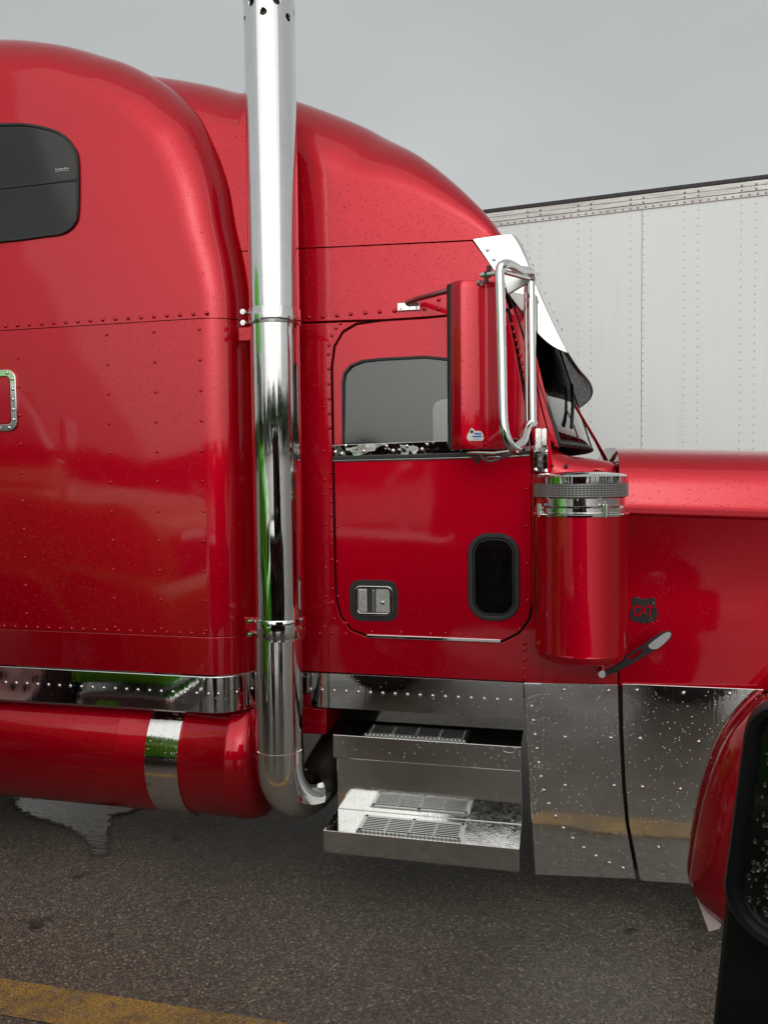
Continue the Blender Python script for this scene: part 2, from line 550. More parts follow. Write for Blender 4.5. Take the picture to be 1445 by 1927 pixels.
def make_puddle():
    t = NT('puddle_film')
    at = t.new('ShaderNodeAttribute'); at.attribute_name = 'wet'
    nz = t.noise(38, 4, .6)
    k = t.math('ADD', at.outputs['Fac'], t.math('MULTIPLY_ADD', nz.outputs['Fac'], 2.0, -1.05))
    k = t.rng(k, .35, .75, 0, 1, True)
    v = t.vor(125)
    sc = t.new('ShaderNodeSeparateColor'); t.l.new(v.outputs['Color'], sc.inputs[0])
    dry = t.mix(t.math('POWER', sc.outputs[0], 2.2), (.085, .069, .052), (.22, .18, .14))
    t.link(t.mix(k, dry, (.03, .028, .026)), 'Base Color')
    t.link(t.rng(k, 0, 1, .46, .03), 'Roughness')
    t.link(t.rng(k, 0, 1, 1.45, 2.6), 'IOR')
    rp = t.noise(30, 3, .5, t.mapping((.45, 1.6, 1)))
    b_ = t.bump(rp.outputs['Fac'], .0024)
    st = t.new('ShaderNodeBump'); st.inputs['Distance'].default_value = -.002
    t.l.new(v.outputs['Distance'], st.inputs['Height']); t.l.new(t.rng(k, 0, 1, 1, .0), st.inputs['Strength']); t.l.new(b_, st.inputs['Normal'])
    t.link(st.outputs[0], 'Normal')
    return t.m
structure(from_bm('rain_puddle', bm, make_puddle()))

# ------------------------------------------------------------------ red truck
truck = thing('semi_truck', 'candy red sleeper-cab semi truck with tall chrome exhaust stack and chrome side panels', 'truck', (0, 1.05, 0))
SY = -.15                     # plane of the sleeper's side; the cab's side is Y = 0
def part(o, **k):
    for a, b in k.items(): o[a] = b
    return o

# rivets: one dome mesh, copied
def dome_mesh(name, r, h, mat, n=9):
    bm = bmesh.new()
    R = [[bm.verts.new((r*c*math.cos(2*PI*k/n), -h*s, r*c*math.sin(2*PI*k/n))) for k in range(n)] for c, s in ((1, 0), (.82, .6), (.42, .92))]
    for A, B in zip(R, R[1:]):
        for k in range(n): bm.faces.new((A[k], B[k], B[(k+1) % n], A[(k+1) % n]))
    bm.faces.new(R[-1][::-1])
    bmesh.ops.recalc_face_normals(bm, faces=bm.faces)
    me = bpy.data.meshes.new(name); bm.to_mesh(me); bm.free()
    me.materials.append(mat)
    me.polygons.foreach_set('use_smooth', [True]*len(me.polygons))
    return me
RIV_RED = dome_mesh('rivet_red', .0095, .0075, RED)
RIV_RED_S = dome_mesh('rivet_red_small', .0075, .0062, RED)
RIV_CH = dome_mesh('rivet_chrome', .0085, .0062, CHROME)
def rivets(parent, xz, Y, me, nrm=None):
    for i, (x, z) in enumerate(xz):
        o = bpy.data.objects.new('rivet', me)
        link(o, parent)
        o.location = (x, Y(x, z) if callable(Y) else Y, z)

# ---- sleeper
XF = -1.305
zs, zb, z0 = 2.475, 1.132, .966
def low_block(name, za, zc, Y0, r=.165):
    o = [(-5.4, za), (-3.5, za), (XF, za), (XF, (za+zc)/2), (XF, zc), (-3.5, zc), (-5.4, zc)]
    return pillow(name, o, [0, 0, r, r, r, 0, 0], {2: (-1, 0), 3: (-1, 0), 4: (-1, 0)}, Y0, 2.0, RED, truck, 10)
sl_low = low_block('sleeper_body', zb+.0015, zs-.002, SY)
_ap = [(-5.4, SY+.003), (XF-.168, SY+.003)]+[(XF-.168+.168*math.sin(PI/2*k/12), SY+.003+.168*(1-math.cos(PI/2*k/12))) for k in range(1, 13)]+[(XF, .4)]
sl_apron = loft('sleeper_apron', [[(x, y, z) for x, y in _ap] for z in (z0, z0+.004, z0+.08, zb-.0055, zb-.0015)], RED, truck, th=.004)
top_px = [(-160, 84), (0, 86), (60, 87), (110, 92), (160, 101), (215, 117), (260, 132), (305, 152), (345, 181), (380, 215), (405, 258), (424, 305), (438, 360), (447, 425)]
top = [on_plane(a, b, .09 if b < 140 else .05 if b < 200 else 0) for a, b in top_px]
top = smooth([(-5.4, top[0][1]+.05), (-3.9, top[0][1]+.06)]+top+[(XF-.024, 2.74), (XF-.006, 2.60), (XF-.001, 2.53)], 4)+[(XF, zs+.002)]
n = len(top)
outline = top+[(-5.4, zs+.002)]
rad = [min(.24, max(.165, .165+.12*((z-2.6)/1.0))) for x, z in top]+[0]
dirs = {n-1: (-1, 0), 0: (0, -1), n: (0, 0)}
sl_top = pillow('sleeper_roof', outline, rad, dirs, SY+.002, 2.0, RED, truck, 10)
rows = [2.43-.127*k for k in range(11)]
rivets(sl_low, [(-2.35, z-.08) for z in rows[:-1]]+[(x, z) for x in (-1.907, -1.684, -1.475) for z in rows], SY, RIV_RED_S)
rivets(sl_top, [(-2.47+.0605*k, zs+.020) for k in range(18)], SY+.002, RIV_RED)
rivets(sl_low, [(-2.47+.058*k, zb+.014) for k in range(18)], SY, RIV_RED_S)

# ---- sleeper window: black frame and two tinted panes
wpx = [(-230, 236), (0, 233), (48, 233), (92, 241), (122, 254), (141, 276), (150, 304), (150, 395), (142, 424), (120, 441), (88, 446), (0, 457), (-230, 476)]
wpo = smooth(pts(wpx, SY), 3, True)
cx_, cz_ = sum(p[0] for p in wpo)/len(wpo), sum(p[1] for p in wpo)/len(wpo)
def inset(loop, d):
    N_ = len(loop); a = sum(loop[i-1][0]*loop[i][1]-loop[i][0]*loop[i-1][1] for i in range(N_)); sg = 1 if a > 0 else -1
    out = []
    for i in range(N_):
        t = (Vector(loop[(i+1) % N_])-Vector(loop[i-1])).normalized()
        out.append((loop[i][0]-t.y*sg*d, loop[i][1]+t.x*sg*d))
    return out
swin = plate('sleeper_window', wpo, SY-.010, .014, RUBBER, truck, [inset(wpo, .012)], bevel=.003)
def half(loop, zf, up):
    """cut a loop of (X,Z) by the line z = zf(x)"""
    out = []
    for i in range(len(loop)):
        p, q = loop[i-1], loop[i]
        a, b = (p[1]-zf(p[0]))*up, (q[1]-zf(q[0]))*up
        if a*b < 0:
            t = a/(a-b); out.append((p[0]+(q[0]-p[0])*t, p[1]+(q[1]-p[1])*t))
        if b >= 0: out.append(q)
    return out
inn = inset(wpo, .0125)
zl = lambda x: on_plane(0, 355, SY)[1]+.0
plate('pane', half(inn, lambda x: zl(x)+.004, 1), SY-.0035, .004, GLASS_DARK, swin)
plate('pane', half(inn, lambda x: zl(x)-.006, -1), SY-.0065, .004, GLASS_DARK, swin)
box('divider_bar', -3.0, max(p[0] for p in inn), SY-.011, SY-.003, zl(0)-.006, zl(0)+.004, RUBBER, swin, .002)
plate('backing', inset(wpo, .006), SY-.0015, .001, INTERIOR, swin)
fd = bpy.data.curves.new('window_etching', 'FONT'); fd.body = 'NTS glass'; fd.size = .022; fd.extrude = .0003
def text_obj(name, body, size, loc, mat, parent, rot=(PI/2, 0, 0), extrude=.0004, sx=1, align='LEFT', bold=0, fit=None):
    cu = bpy.data.curves.new(name, 'FONT'); cu.body = body; cu.size = size; cu.extrude = extrude; cu.align_x = align; cu.resolution_u = 3; cu.offset = bold
    tmp = bpy.data.objects.new(name, cu)
    dg = bpy.context.evaluated_depsgraph_get()
    col.objects.link(tmp); dg.update()
    me = bpy.data.meshes.new_from_object(tmp.evaluated_get(dg))
    bpy.data.objects.remove(tmp)
    me.materials.clear(); me.materials.append(mat)
    if fit:
        xs_ = [v.co.x for v in me.vertices]; ys_ = [v.co.y for v in me.vertices]
        for v in me.vertices:
            v.co.x = (v.co.x-min(xs_))/(max(xs_)-min(xs_))*fit[0]; v.co.y = (v.co.y-min(ys_))/(max(ys_)-min(ys_))*fit[1]
    o = bpy.data.objects.new(name, me)
    link(o, parent); o.location = loc; o.rotation_euler = rot; o.scale = (sx, 1, 1)
    return o
bpy.data.curves.remove(fd)
p = on_plane(106, 321, SY)
etch = plain('etched_mark', (.7, .7, .68), .6)
bm = bmesh.new(); random.seed(3)
for k in range(9):
    x = p[0]+k*.0075; add_box(bm, x, x+.0048, SY-.0042, SY-.0036, p[1]+.001*(k % 2), p[1]+.004+.003*(k % 3 == 0))
add_box(bm, p[0], p[0]+.066, SY-.0042, SY-.0036, p[1]-.006, p[1]-.0045)
from_bm('etched_mark', bm, etch, swin)

# ---- side hatch with riveted chrome frame (cut by the left edge of the view)
x1, zt = on_plane(32, 695, SY); _, zbt = on_plane(32, 811, SY)
hf = rrect(x1-.42, zbt, x1, zt, .045)
hatch = plate('hatch_frame', hf, SY-.010, .012, CHROME_WET, truck, [rrect(x1-.42+.030, zbt+.030, x1-.030, zt-.030, .022)], bevel=.003)
plate('hatch_panel', rrect(x1-.42+.036, zbt+.036, x1-.036, zt-.036, .018), SY-.007, .009, RED, hatch, bevel=.003)
rivets(hatch, [(x1-.015, zbt+.05+.045*k) for k in range(5)]+[(x1-.04-.05*k, zt-.015) for k in range(3)]+[(x1-.04-.05*k, zbt+.015) for k in range(3)], SY-.010, RIV_CH)

# ---- chrome skirt under the sleeper (wraps the front corner)
def skirt_path(r=.172, Y=SY-.006):
    p = [(-5.4, Y), (-3.0, Y), (XF-r, Y)]
    for k in range(1, 13):
        a = PI/2*k/12
        p.append((XF-r+r*math.sin(a), Y+r*(1-math.cos(a))))
    return p
zsb, zst = .806, .962
sk = skirt_path()
sskirt = loft('sleeper_skirt', [[(x, y, z) for x, y in sk] for z in (zsb, zsb+.004, zst-.004, zst)], CHROME_WET, truck, th=.004)
rivets(sskirt, [(-2.52+.0555*k, .889) for k in range(20)], SY-.008, RIV_CH)
for k in range(3):
    a = math.radians(18+26*k); r = .174
    o = bpy.data.objects.new('rivet', RIV_CH); link(o, sskirt)
    o.location = (XF-.172+r*math.sin(a), SY-.006+.172-r*math.cos(a), .889); o.rotation_euler = (0, 0, a)
bm = bmesh.new(); add_box(bm, XF-.205, XF-.185, SY-.012, SY-.008, zsb+.003, zst-.003)
from_bm('joint_strip', bm, CHROME, sskirt, bevel=.002)

# ---- cab shell
seam = [(455, 472), (890, 451)]
roof_px = [(270, 133), (340, 143), (400, 154), (460, 168), (515, 183), (565, 199), (630, 222), (700, 251), (750, 279), (800, 312), (850, 350), (900, 392), (930, 424), (944, 443)]
rf = smooth([on_plane(a, b, .20 if a < 500 else .30 if a < 820 else .30-.25*(a-820)/124) for a, b in roof_px], 3)
s0, s1 = on_plane(*seam[0], 0), on_plane(*seam[1], 0)
vz = on_plane(944, 443, 0)
out = rf[:-1]+[(vz[0], vz[1]), (s1[0], s1[1]), (s0[0], s0[1]), (rf[0][0], s0[1])]
nr = len(rf)-1
rad = [.30]*nr+[0, 0, 0, 0]
for i in range(nr):
    d = rf[-1][0]-rf[i][0]
    rad[i] = min(.30, .05+.5*max(0, d))
fair = pillow('cab_roof', out, rad, {0: (0, -1), nr: (0, 0), nr+1: (0, 0), nr+2: (0, 0), nr+3: (0, 0)}, .0, 2.10, RED, truck, 10)

door_px = [(632, 1100), (628, 900), (625, 690), (630, 652), (646, 625), (672, 610), (720, 603), (800, 598), (865, 592), (950, 585), (957, 588), (972, 660), (986, 740), (1000, 838), (1002, 900), (1003, 1128), (996, 1165), (975, 1192), (945, 1207), (800, 1201), (690, 1196), (662, 1185), (642, 1160), (634, 1130)]
door_o = pts(door_px, 0)
gap = lambda d: inset(door_o, d)
up = pts([(455, 474), (889, 454), (917, 491), (940, 525), (957, 580), (950, 584), (865, 591), (800, 597), (720, 602), (640, 604), (455, 612)], 0)
up = [(x, z+.0015) for x, z in up]
upper = plate('cab_upper_panel', up, .0, .03, RED, truck, bevel=.003)
# cab side round the door: rear corner, sill, front post
hole = gap(-.006)
body = pts([(455, 613), (640, 606.5), (690, 605.2)], 0)
i0 = min(range(len(hole)), key=lambda i: (hole[i][0]-on_plane(672, 610, 0)[0])**2+(hole[i][1]-on_plane(672, 610, 0)[1])**2)
seq = list(range(i0, -1, -1))+list(range(len(hole)-1, 9, -1))
frnt = pts([(958, 584), (966, 578), (985, 640), (1004, 715), (1022, 785), (1035, 828), (1040, 880), (1020, 1000), (1020, 1285), (985, 1283), (455, 1257)], 0)
side = body+[hole[i] for i in seq]+frnt
side = [q for i, q in enumerate(side) if (Vector(q)-Vector(side[i-1])).length > 1e-4]
cabside = plate('cab_side', side, .0, .03, RED, truck, bevel=.003)
jamb = plate('door_jamb', gap(-.025), .034, .004, RUBBER, truck, [gap(.045)])
# door with its window opening
win_px = [(645, 836), (645, 720), (648, 702), (660, 688), (682, 679), (720, 675), (800, 671), (838, 675), (862, 683), (905, 706), (935, 745), (950, 800), (952, 836)]
win_o = pts(win_px, 0)
peep_o = rrect(*on_plane(881, 1166, 0), *on_plane(978, 1003, 0), .085, 8)
hx0, hz0 = on_plane(659, 1167, 0); hx1, hz1 = on_plane(749, 1092, 0)
hand_o = rrect(hx0, hz0, hx1, hz1, .045, 6)
door = plate('door', gap(.004), -.006, .036, RED, truck, [win_o, inset(peep_o, .02), inset(hand_o, .004)], bevel=.004)
seal = plate('window_seal', inset(win_o, -.003), -.008, .02, RUBBER, truck, [inset(win_o, .006)])
dwin = plate('door_window', inset(win_o, .002), .006, .004, GLASS, truck)
C2 = lambda l: crop(l, 540, 380, .41522)
C4 = lambda l: crop(l, 560, 780, .34602)
rivets(upper, pts(C2([(100, 524), (163, 520), (227, 515), (290, 508), (355, 503), (420, 498), (488, 494), (622, 485), (688, 443), (688, 485)]), 0), 0, RIV_RED)
rivets(cabside, pts(C2([(243, 552), (222, 573), (204, 606), (190, 650), (188, 690), (190, 757), (190, 825), (192, 893), (166, 930), (193, 960), (195, 1025), (168, 1130)])
       + C4([(180, 315), (148, 357), (180, 397), (149, 437), (182, 475), (184, 550), (151, 597), (185, 632), (185, 705), (187, 790), (153, 832), (189, 947), (155, 988), (190, 1024), (203, 1112), (148, 1155), (190, 1187), (262, 1192), (120, 1190), (40, 1185)]), 0), 0, RIV_RED_S)
rivets(cabside, pts(C2([(1018, 556), (1028, 592), (1037, 628), (1046, 660), (1054, 697), (1061, 732), (1068, 765), (1076, 800)]) + C4([(1233, 1245), (1233, 1280), (1234, 1332), (1235, 1385), (1237, 1435)]), 0), 0, RIV_RED)
rivets(door, pts(C4([(267, 1132), (406, 1180), (563, 1184), (723, 1190), (803, 1187), (886, 1197), (1052, 1201), (1207, 1163), (222, 987), (217, 800), (216, 610), (1243, 405), (1246, 608), (1248, 808), (1250, 1010)]), 0), -.006, RIV_RED_S)
# dark bolt hole under the mirror
hx, hz = on_plane(898, 867, 0)
lathe('bolt_hole', [(.0001, -.0085), (.010, -.0085), (.0115, -.006)], (hx, 0, hz), RUBBER, door, 16, 'Y')
# hinge line at the door's front edge
hg = bmesh.new()
zh0, zh1 = on_plane(1000, 1140, 0)[1], on_plane(1000, 850, 0)[1]
nb = 14
for k in range(nb):
    za, zc = zh0+(zh1-zh0)*k/nb, zh0+(zh1-zh0)*(k+.94)/nb
    xh = on_plane(1004, 1000, 0)[0]
    add_tube(hg, [(xh, -.006, za), (xh, -.006, zc)], .007, 8)
from_bm('door_hinge', hg, RED, cabside)

# window-sill trim: rippled chrome with water standing on it
tr_o = pts([(627, 838), (700, 835), (860, 829), (960, 826), (996, 825), (997, 851), (860, 857), (628, 862)], 0)
zt_c = sum(q[1] for q in tr_o)/len(tr_o)
trim = plate('window_trim', tr_o, -.015, .006, CHROME_RIPPLE, truck, bevel=.002, yfun=lambda x, z: -(z-zt_c)*.16)
plate('rubber_strip', pts([(628, 859), (860, 853.5), (997, 849), (997, 855), (860, 860), (628, 866)], 0), -.019, .012, RUBBER, trim, bevel=.002)
plate('trim_bead', pts([(628, 866), (860, 860.5), (997, 855.5), (997, 858.5), (860, 864), (628, 869.5)], 0), -.016, .009, CHROME, trim, bevel=.002)
random.seed(11)
bl = bmesh.new()
for qx, qy in C4([(262, 170), (360, 200), (205, 205), (485, 172), (520, 198), (595, 172), (677, 190), (705, 162), (820, 155), (842, 187), (860, 152), (240, 215)]):
    x, z = on_plane(qx, qy, -.013)
    bmesh.ops.create_uvsphere(bl, u_segments=10, v_segments=6, radius=.0085, matrix=Matrix.Translation((x, -.013, z)) @ Matrix.Diagonal((1, .7, 1.15, 1)))
blob = from_bm('trim_bolts', bl, CHROME, trim)
blob['kind'] = 'stuff'
# peep window
peep = plate('peep_window', peep_o, -.016, .016, RUBBER, truck, [inset(peep_o, .022)], bevel=.006)
plate('pane', inset(peep_o, .021), -.009, .004, make_glass('peep_glass', (.5, .5, .5), .07, .6), peep)
plate('backing', inset(peep_o, .015), .010, .006, plain('peep_lining', (.09, .085, .085), .7), peep)
plate('inner_bead', inset(peep_o, .024), -.012, .003, BLACK, peep, [inset(peep_o, .029)])
# door handle: dark pocket, chrome bezel, paddle and lock
HANDLE = plain('handle_metal', (.62, .62, .60), .32, .55)
hd = plate('door_handle', hand_o, -.008, .006, BLACK, truck, bevel=.002)
bx0, bz0 = on_plane(669, 1157, -.01); bx1, bz1 = on_plane(739, 1103, -.01)
bz_o = rrect(bx0, bz0, bx1, bz1, .024)
plate('bezel', bz_o, -.019, .012, CHROME, hd, [rrect(bx0+.012, bz0+.012, bx1-.012, bz1-.012, .014)], bevel=.003)
xa = bx0+.014
box('paddle', xa, xa+.040, -.021, -.009, bz0+.014, bz1-.014, HANDLE, hd, .004)
box('finger_recess', xa+.041, xa+.075, -.0105, -.0085, bz0+.014, bz1-.014, DARKMETAL, hd, .001)
box('grip_edge', xa+.060, xa+.072, -.018, -.009, bz0+.016, bz1-.016, STEEL, hd, .003)
box('lock_plate', xa+.076, bx1-.013, -.014, -.009, bz0+.014, bz1-.014, HANDLE, hd, .002)
lathe('lock', [(.0001, -.004), (.006, -.004), (.0085, -.003), (.0085, .002)], ((xa+.076+bx1-.013)/2, -.014, (bz0+bz1)/2-.008), STEEL, hd, 16, 'Y')
# chrome drip strip at the door's foot
plate('door_sill_strip', pts([(690, 1193.5), (942, 1203), (942, 1209.5), (690, 1200)], -.01), -.014, .012, CHROME, truck, bevel=.003)

# ---- cab interior: back wall, floor, dash, seat, far side with its window, roof lining
inter = thing_part = None
bm = bmesh.new()
add_box(bm, -1.28, -1.25, .05, 2.04, .95, 2.74)          # back wall
add_box(bm, -1.25, .05, .05, 2.04, .93, .96)             # floor
add_box(bm, -1.25, -.30, .05, 2.04, 2.70, 2.74)          # lining
add_box(bm, -.10, .10, .08, 2.02, 1.0, 1.80)             # dash
add_box(bm, -1.1, -.62, 1.35, 1.85, 1.2, 1.45)            # far seat
add_box(bm, -1.15, -1.02, 1.38, 1.82, 1.40, 2.0)
inter = from_bm('cab_interior', bm, INTERIOR, truck, bevel=.01)
add = bmesh.new()
farw = [(-.858+.02, 1.92), (-.858, 1.98), (-.858, 2.27), (-.84, 2.305), (-.79, 2.325), (-.5, 2.33), (-.33, 2.25), (-.22, 1.98), (-.21, 1.92)]
far = plate('far_cab_side', [(-1.30, .967), (.3, .967), (.3, 1.86), (-.02, 1.9), (-.19, 2.5), (-.34, 2.755), (-1.30, 2.77)], 2.05, .04, [INTERIOR], truck, [farw])
plate('pane', inset(farw, -.004), 2.065, .004, GLASS, far)
plate('inner_door_lining', inset(win_o, -.06), .030, .003, INTERIOR, inter, [inset(win_o, .004)])

# ---- cab skirt
cs = pts([(568, 1263), (985, 1283.5), (985, 1354), (568, 1324)], 0)
ck = plate('cab_skirt', [(-1.10, .962), (-.153, .962), (-.153, .813), (-1.10, .813)], -.010, .006, CHROME_WET, truck, bevel=.002)
rivets(ck, [(-1.06+.0535*k, .889) for k in range(17)], -.010, RIV_CH)
# red under-cab member and frame
box('frame_rail', -5.4, 2.2, .66, .74, .80, 1.06, DARKMETAL, truck)
part(box('frame_rail', -5.4, 2.2, 1.36, 1.44, .80, 1.06, DARKMETAL, truck))
box('cab_underside', -1.15, .2, .05, 2.04, .88, .925, plain('underside_paint', (.12, .115, .11), .6), truck)
box('tank_bracket', -1.30, -1.0, .02, .35, .68, .80, RED, truck, .01)

# ---- cowl
cp = [(1010, 1285), (1161, 1287), (1161, 900), (1160, 878), (1154, 870), (1110, 862), (1075, 858), (1052, 848), (1040, 832), (1030, 815), (1012, 900)]
co = pts(cp[:3], 0)+smooth([on_plane(a, b, .04) for a, b in cp[2:10]], 3)[1:]+[(on_plane(1012, 900, 0))]
rad = []
for i, (x, z) in enumerate(co):
    rad.append(.09 if z > 1.80 and i > 3 and i < len(co)-1 else 0)
cowl = pillow('cowl', co, rad, {0: (0, 0), 1: (0, 0), 2: (0, 0), len(co)-1: (0, 0)}, .004, 2.09, RED, truck, 8)
for q in ((1002+36, 877), (1065, 877)):
    x, z = on_plane(*q, .01)
    lathe('cowl_bolt', [(.0001, -.006), (.006, -.006), (.008, 0), (.008, .01)], (x, .006, z), RUBBER, cowl, 12, 'Y')

# ---- windshield: bowed pane, black surround, wiper
def bow(y): return .175*math.sin(PI*min(1, max(0, y/2.1)))**.8
ws_top, ws_bot = (-.225, 2.55), (-.030, 1.93)
def ws_pt(y, t, off=0):
    e = .0+.10*(1-min(1, max(0, min(y, 2.1-y)/.25)))**2
    return (ws_bot[0]+(ws_top[0]-ws_bot[0])*t+bow(y)+off, y, ws_bot[1]+(ws_top[1]-ws_bot[1])*t+.0)
Ys = [.03+2.04*k/36 for k in range(37)]
wsurr = loft('windshield', [[ws_pt(y, t) for y in Ys] for t in (0, .33, .66, 1)], GLASS_WS, truck, th=.006)
bm = bmesh.new()
for t in (0, 1): add_tube(bm, [ws_pt(y, t, .004) for y in Ys], .011, 8)
for y in (.03, 1.05, 2.07): add_tube(bm, [ws_pt(y, t, .004) for t in (0, .5, 1)], .011, 8)
from_bm('seal', bm, RUBBER, wsurr)
tube('wiper_arm', [ws_pt(.75, -.10, .06), ws_pt(.62, .05, .05), ws_pt(.42, .30, .03)], [.010, .008, .006], RED, truck, 8)
tube('wiper_blade', [ws_pt(.22, .12, .022), ws_pt(.42, .30, .022), ws_pt(.62, .48, .022)], .008, RUBBER, truck, 8)

# ---- A-post filler between side glass and windshield
plate('windshield_post', pts([(966, 578), (975, 573), (990, 600), (1012, 680), (1040, 800), (1052, 846), (1036, 830), (1018, 765), (1000, 690), (985, 636)], .03), .02, .03, RED, truck, bevel=.004)

# ---- sun visor
vp = pts([(889, 450), (944, 442), (963, 441)], -.004)
ridge = smooth(pts([(963, 441), (985, 482), (1012, 550), (1040, 612), (1066, 664)], -.004), 4)
low = smooth(pts([(1066, 664), (1040, 652), (1012, 628), (988, 594), (962, 560), (935, 517), (910, 480), (889, 450)], -.004), 3)
VDARKREFL = plain('visor_dark_reflection', (.030, .016, .017), .3)  # dark red reflection of the visor's underside, put into the colour
visor = plate('sun_visor', vp[:-1]+ridge+low[1:-1], -.006, .005, CHROME, truck, bevel=.0015)
def vbow(y): return .115*math.sin(PI*min(1, max(0, y/2.1)))**.8
rN = len(ridge)
Yv = [-.004]+[.02, .05, .09, .13, .18, .24, .32]+[.42+1.26*k/20 for k in range(21)]+[1.78, 1.86, 1.92, 1.97, 2.01, 2.05, 2.08, 2.104]
vd = (Vector(ridge[-1])-Vector(ridge[-4])).normalized()
def vpt(x, z, y, s):
    return (x+vbow(y)*(.50+.35*s), y, z+.03*(1-math.exp(-min(y+.004, 2.104-y)/.12))*(1-s))
rows_ = [[vpt(x, z, y, i/(rN-1)) for y in Yv] for i, (x, z) in enumerate(ridge)]
def vext(y): return .075*(1-math.exp(-min(y+.004, 2.104-y)/.045))
for f in (.35, .7, 1):
    rows_.append([vpt(ridge[-1][0]+vd.x*vext(y)*f, ridge[-1][1]+vd.y*vext(y)*f, y, 1) for y in Yv])
loft('visor_sheet', rows_, CHROME, visor, th=.004, ang=30)
loft('visor_dark_reflection', [[(x-.007, y, z-.004) for x, y, z in row] for row in rows_], VDARKREFL, visor, th=.002)  # added dark sheet standing in for what the chrome underside mirrors
tube('visor_edge', rows_[-1], .0055, RUBBER, visor, 8)
bm = bmesh.new()
for q in ((917, 470), (929, 488)):
    x, z = on_plane(*q, -.008)
    add_lathe(bm, [(.0001, -.006), (.006, -.005), (.008, 0)], (x, -.008, z), 10, 'Y')
from_bm('visor_screws', bm, STEEL, visor)['kind'] = 'stuff'
bm = bmesh.new(); random.seed(5)
for k in range(60):                       # beads of rain along the visor's upper sheet
    i = random.uniform(.05, .75); y = .12+.03*random.random()+.25*i
    j = int(i*(rN-1)); x, z = ridge[j]
    p3 = vpt(x, z, y, i)
    add_ico(bm, 1, random.uniform(.003, .006), Matrix.Translation(p3))
from_bm('rain_beads', bm, CHROME, visor)['kind'] = 'stuff'
box('roof_lip', -.36, -.20, .02, 2.08, 2.70, 2.735, RED, truck, .01)

# ---- hood
HX0 = on_plane(1166, 1000, 0)[0]
prof = [(0.0, .966), (0, 1.30), (0, 1.640), (-.004, 1.646), (-.013, 1.651), (-.015, 1.657), (-.010, 1.663), (.0, 1.668), (.010, 1.69), (.020, 1.73), (.034, 1.785), (.06, 1.835), (.10, 1.872), (.16, 1.896), (.26, 1.912), (.5, 1.925), (1.05, 1.94)]
prof = prof[:8]+smooth(prof[8:], 3)
prof = prof+[(2.1-y, z) for y, z in prof[::-1][1:]]
rowsH = []
for k in range(13):
    x = HX0+2.2*k/12
    f = 1-.16*(k/12)**1.3
    rowsH.append([(x, 1.05+(y-1.05)*f, z-(.035*(x-HX0) if z > 1.0 else 0)*min(1, (z-.966)/.6)) for y, z in prof])
bm = bmesh.new()
R = [[bm.verts.new(p) for p in row] for row in rowsH]
for A, B in zip(R, R[1:]):
    for k in range(len(A)-1): bm.faces.new((A[k], A[k+1], B[k+1], B[k]))
bm.faces.new(R[-1]); bm.faces.new([bm.verts.new(v.co) for v in R[0]])
hood = from_bm('hood', bm, RED, truck, 40)
def hoodY(x): 
    k = (x-HX0)/2.2
    return 1.05-1.05*(1-.16*max(0, k)**1.3)
box('hood_gap_channel', HX0-.020, HX0-.004, .012, .03, .5, 1.77, RED, truck, .002)
box('hood_gap_channel', HX0-.028, HX0+.03, .035, .05, .18, 1.77, DARKMETAL, truck, .002)
# radiator shell, bumper and lamps at the nose (outside the picture)
nx = HX0+2.2
box('radiator_shell', nx, nx+.12, .38, 1.72, .62, 1.80, CHROME, truck, .03)
box('front_bumper', nx+.10, nx+.26, -.12, 2.22, .25, .62, CHROME, truck, .03)
for y in (.12, 1.98):
    lathe('headlight', [(.0001, .16), (.10, .14), (.115, .10), (.11, -.1), (.05, -.16), (.0001, -.17)], (nx+.0, y, .98), CHROME, truck, 24, 'X')

# ---- badge on the hood: dark shield with three cut-out letters
bx, bz = on_plane(1210, 1147, hoodY(.3))
sy = hoodY(.31)
k = .001/1.0
def bp(a, b):                                   # crop pixels -> badge plane
    qx, qy = 990+a*.2180, 870+b*.2180
    return on_plane(qx, qy, sy)
shield = [bp(*q) for q in [(905, 1180), (938, 1158), (960, 1172), (1005, 1180), (1055, 1172), (1078, 1160), (1112, 1178), (1118, 1195), (1108, 1225), (1118, 1255), (1132, 1300), (1122, 1345), (1095, 1375), (1050, 1382), (1008, 1393), (965, 1380), (920, 1370), (895, 1345), (890, 1300), (903, 1255), (914, 1225), (906, 1200)]]
MESHBLK = plain('badge_black', (.016, .014, .015), .45)
badge = plate('hood_badge', shield, sy-.006, .005, MESHBLK, truck, bevel=.001)
p0 = bp(920, 1328)
p1 = bp(1090, 1230)
text_obj('badge_lettering', 'CAT', .1, (p0[0], sy-.0075, p0[1]), RED, badge, extrude=.001, bold=.003, fit=(p1[0]-p0[0], p1[1]-p0[1]))
bm = bmesh.new()
tri = [bp(968, 1330), bp(1050, 1330), bp(1008, 1285)]
add_plate(bm, tri, sy-.0095, .001)
from_bm('badge_triangle', bm, MESHBLK, badge)
bm = bmesh.new()
for q in [(958, 1165), (962, 1202), (1098, 1208), (1095, 1215), (911, 1252), (912, 1352), (930, 1366), (1008, 1387), (1085, 1376), (1075, 1345), (1060, 1362)]:
    x, z = bp(*q)
    add_ico(bm, 1, .0026, Matrix.Translation((x, sy-.007, z)))
from_bm('rain_beads', bm, CHROME, badge)['kind'] = 'stuff'

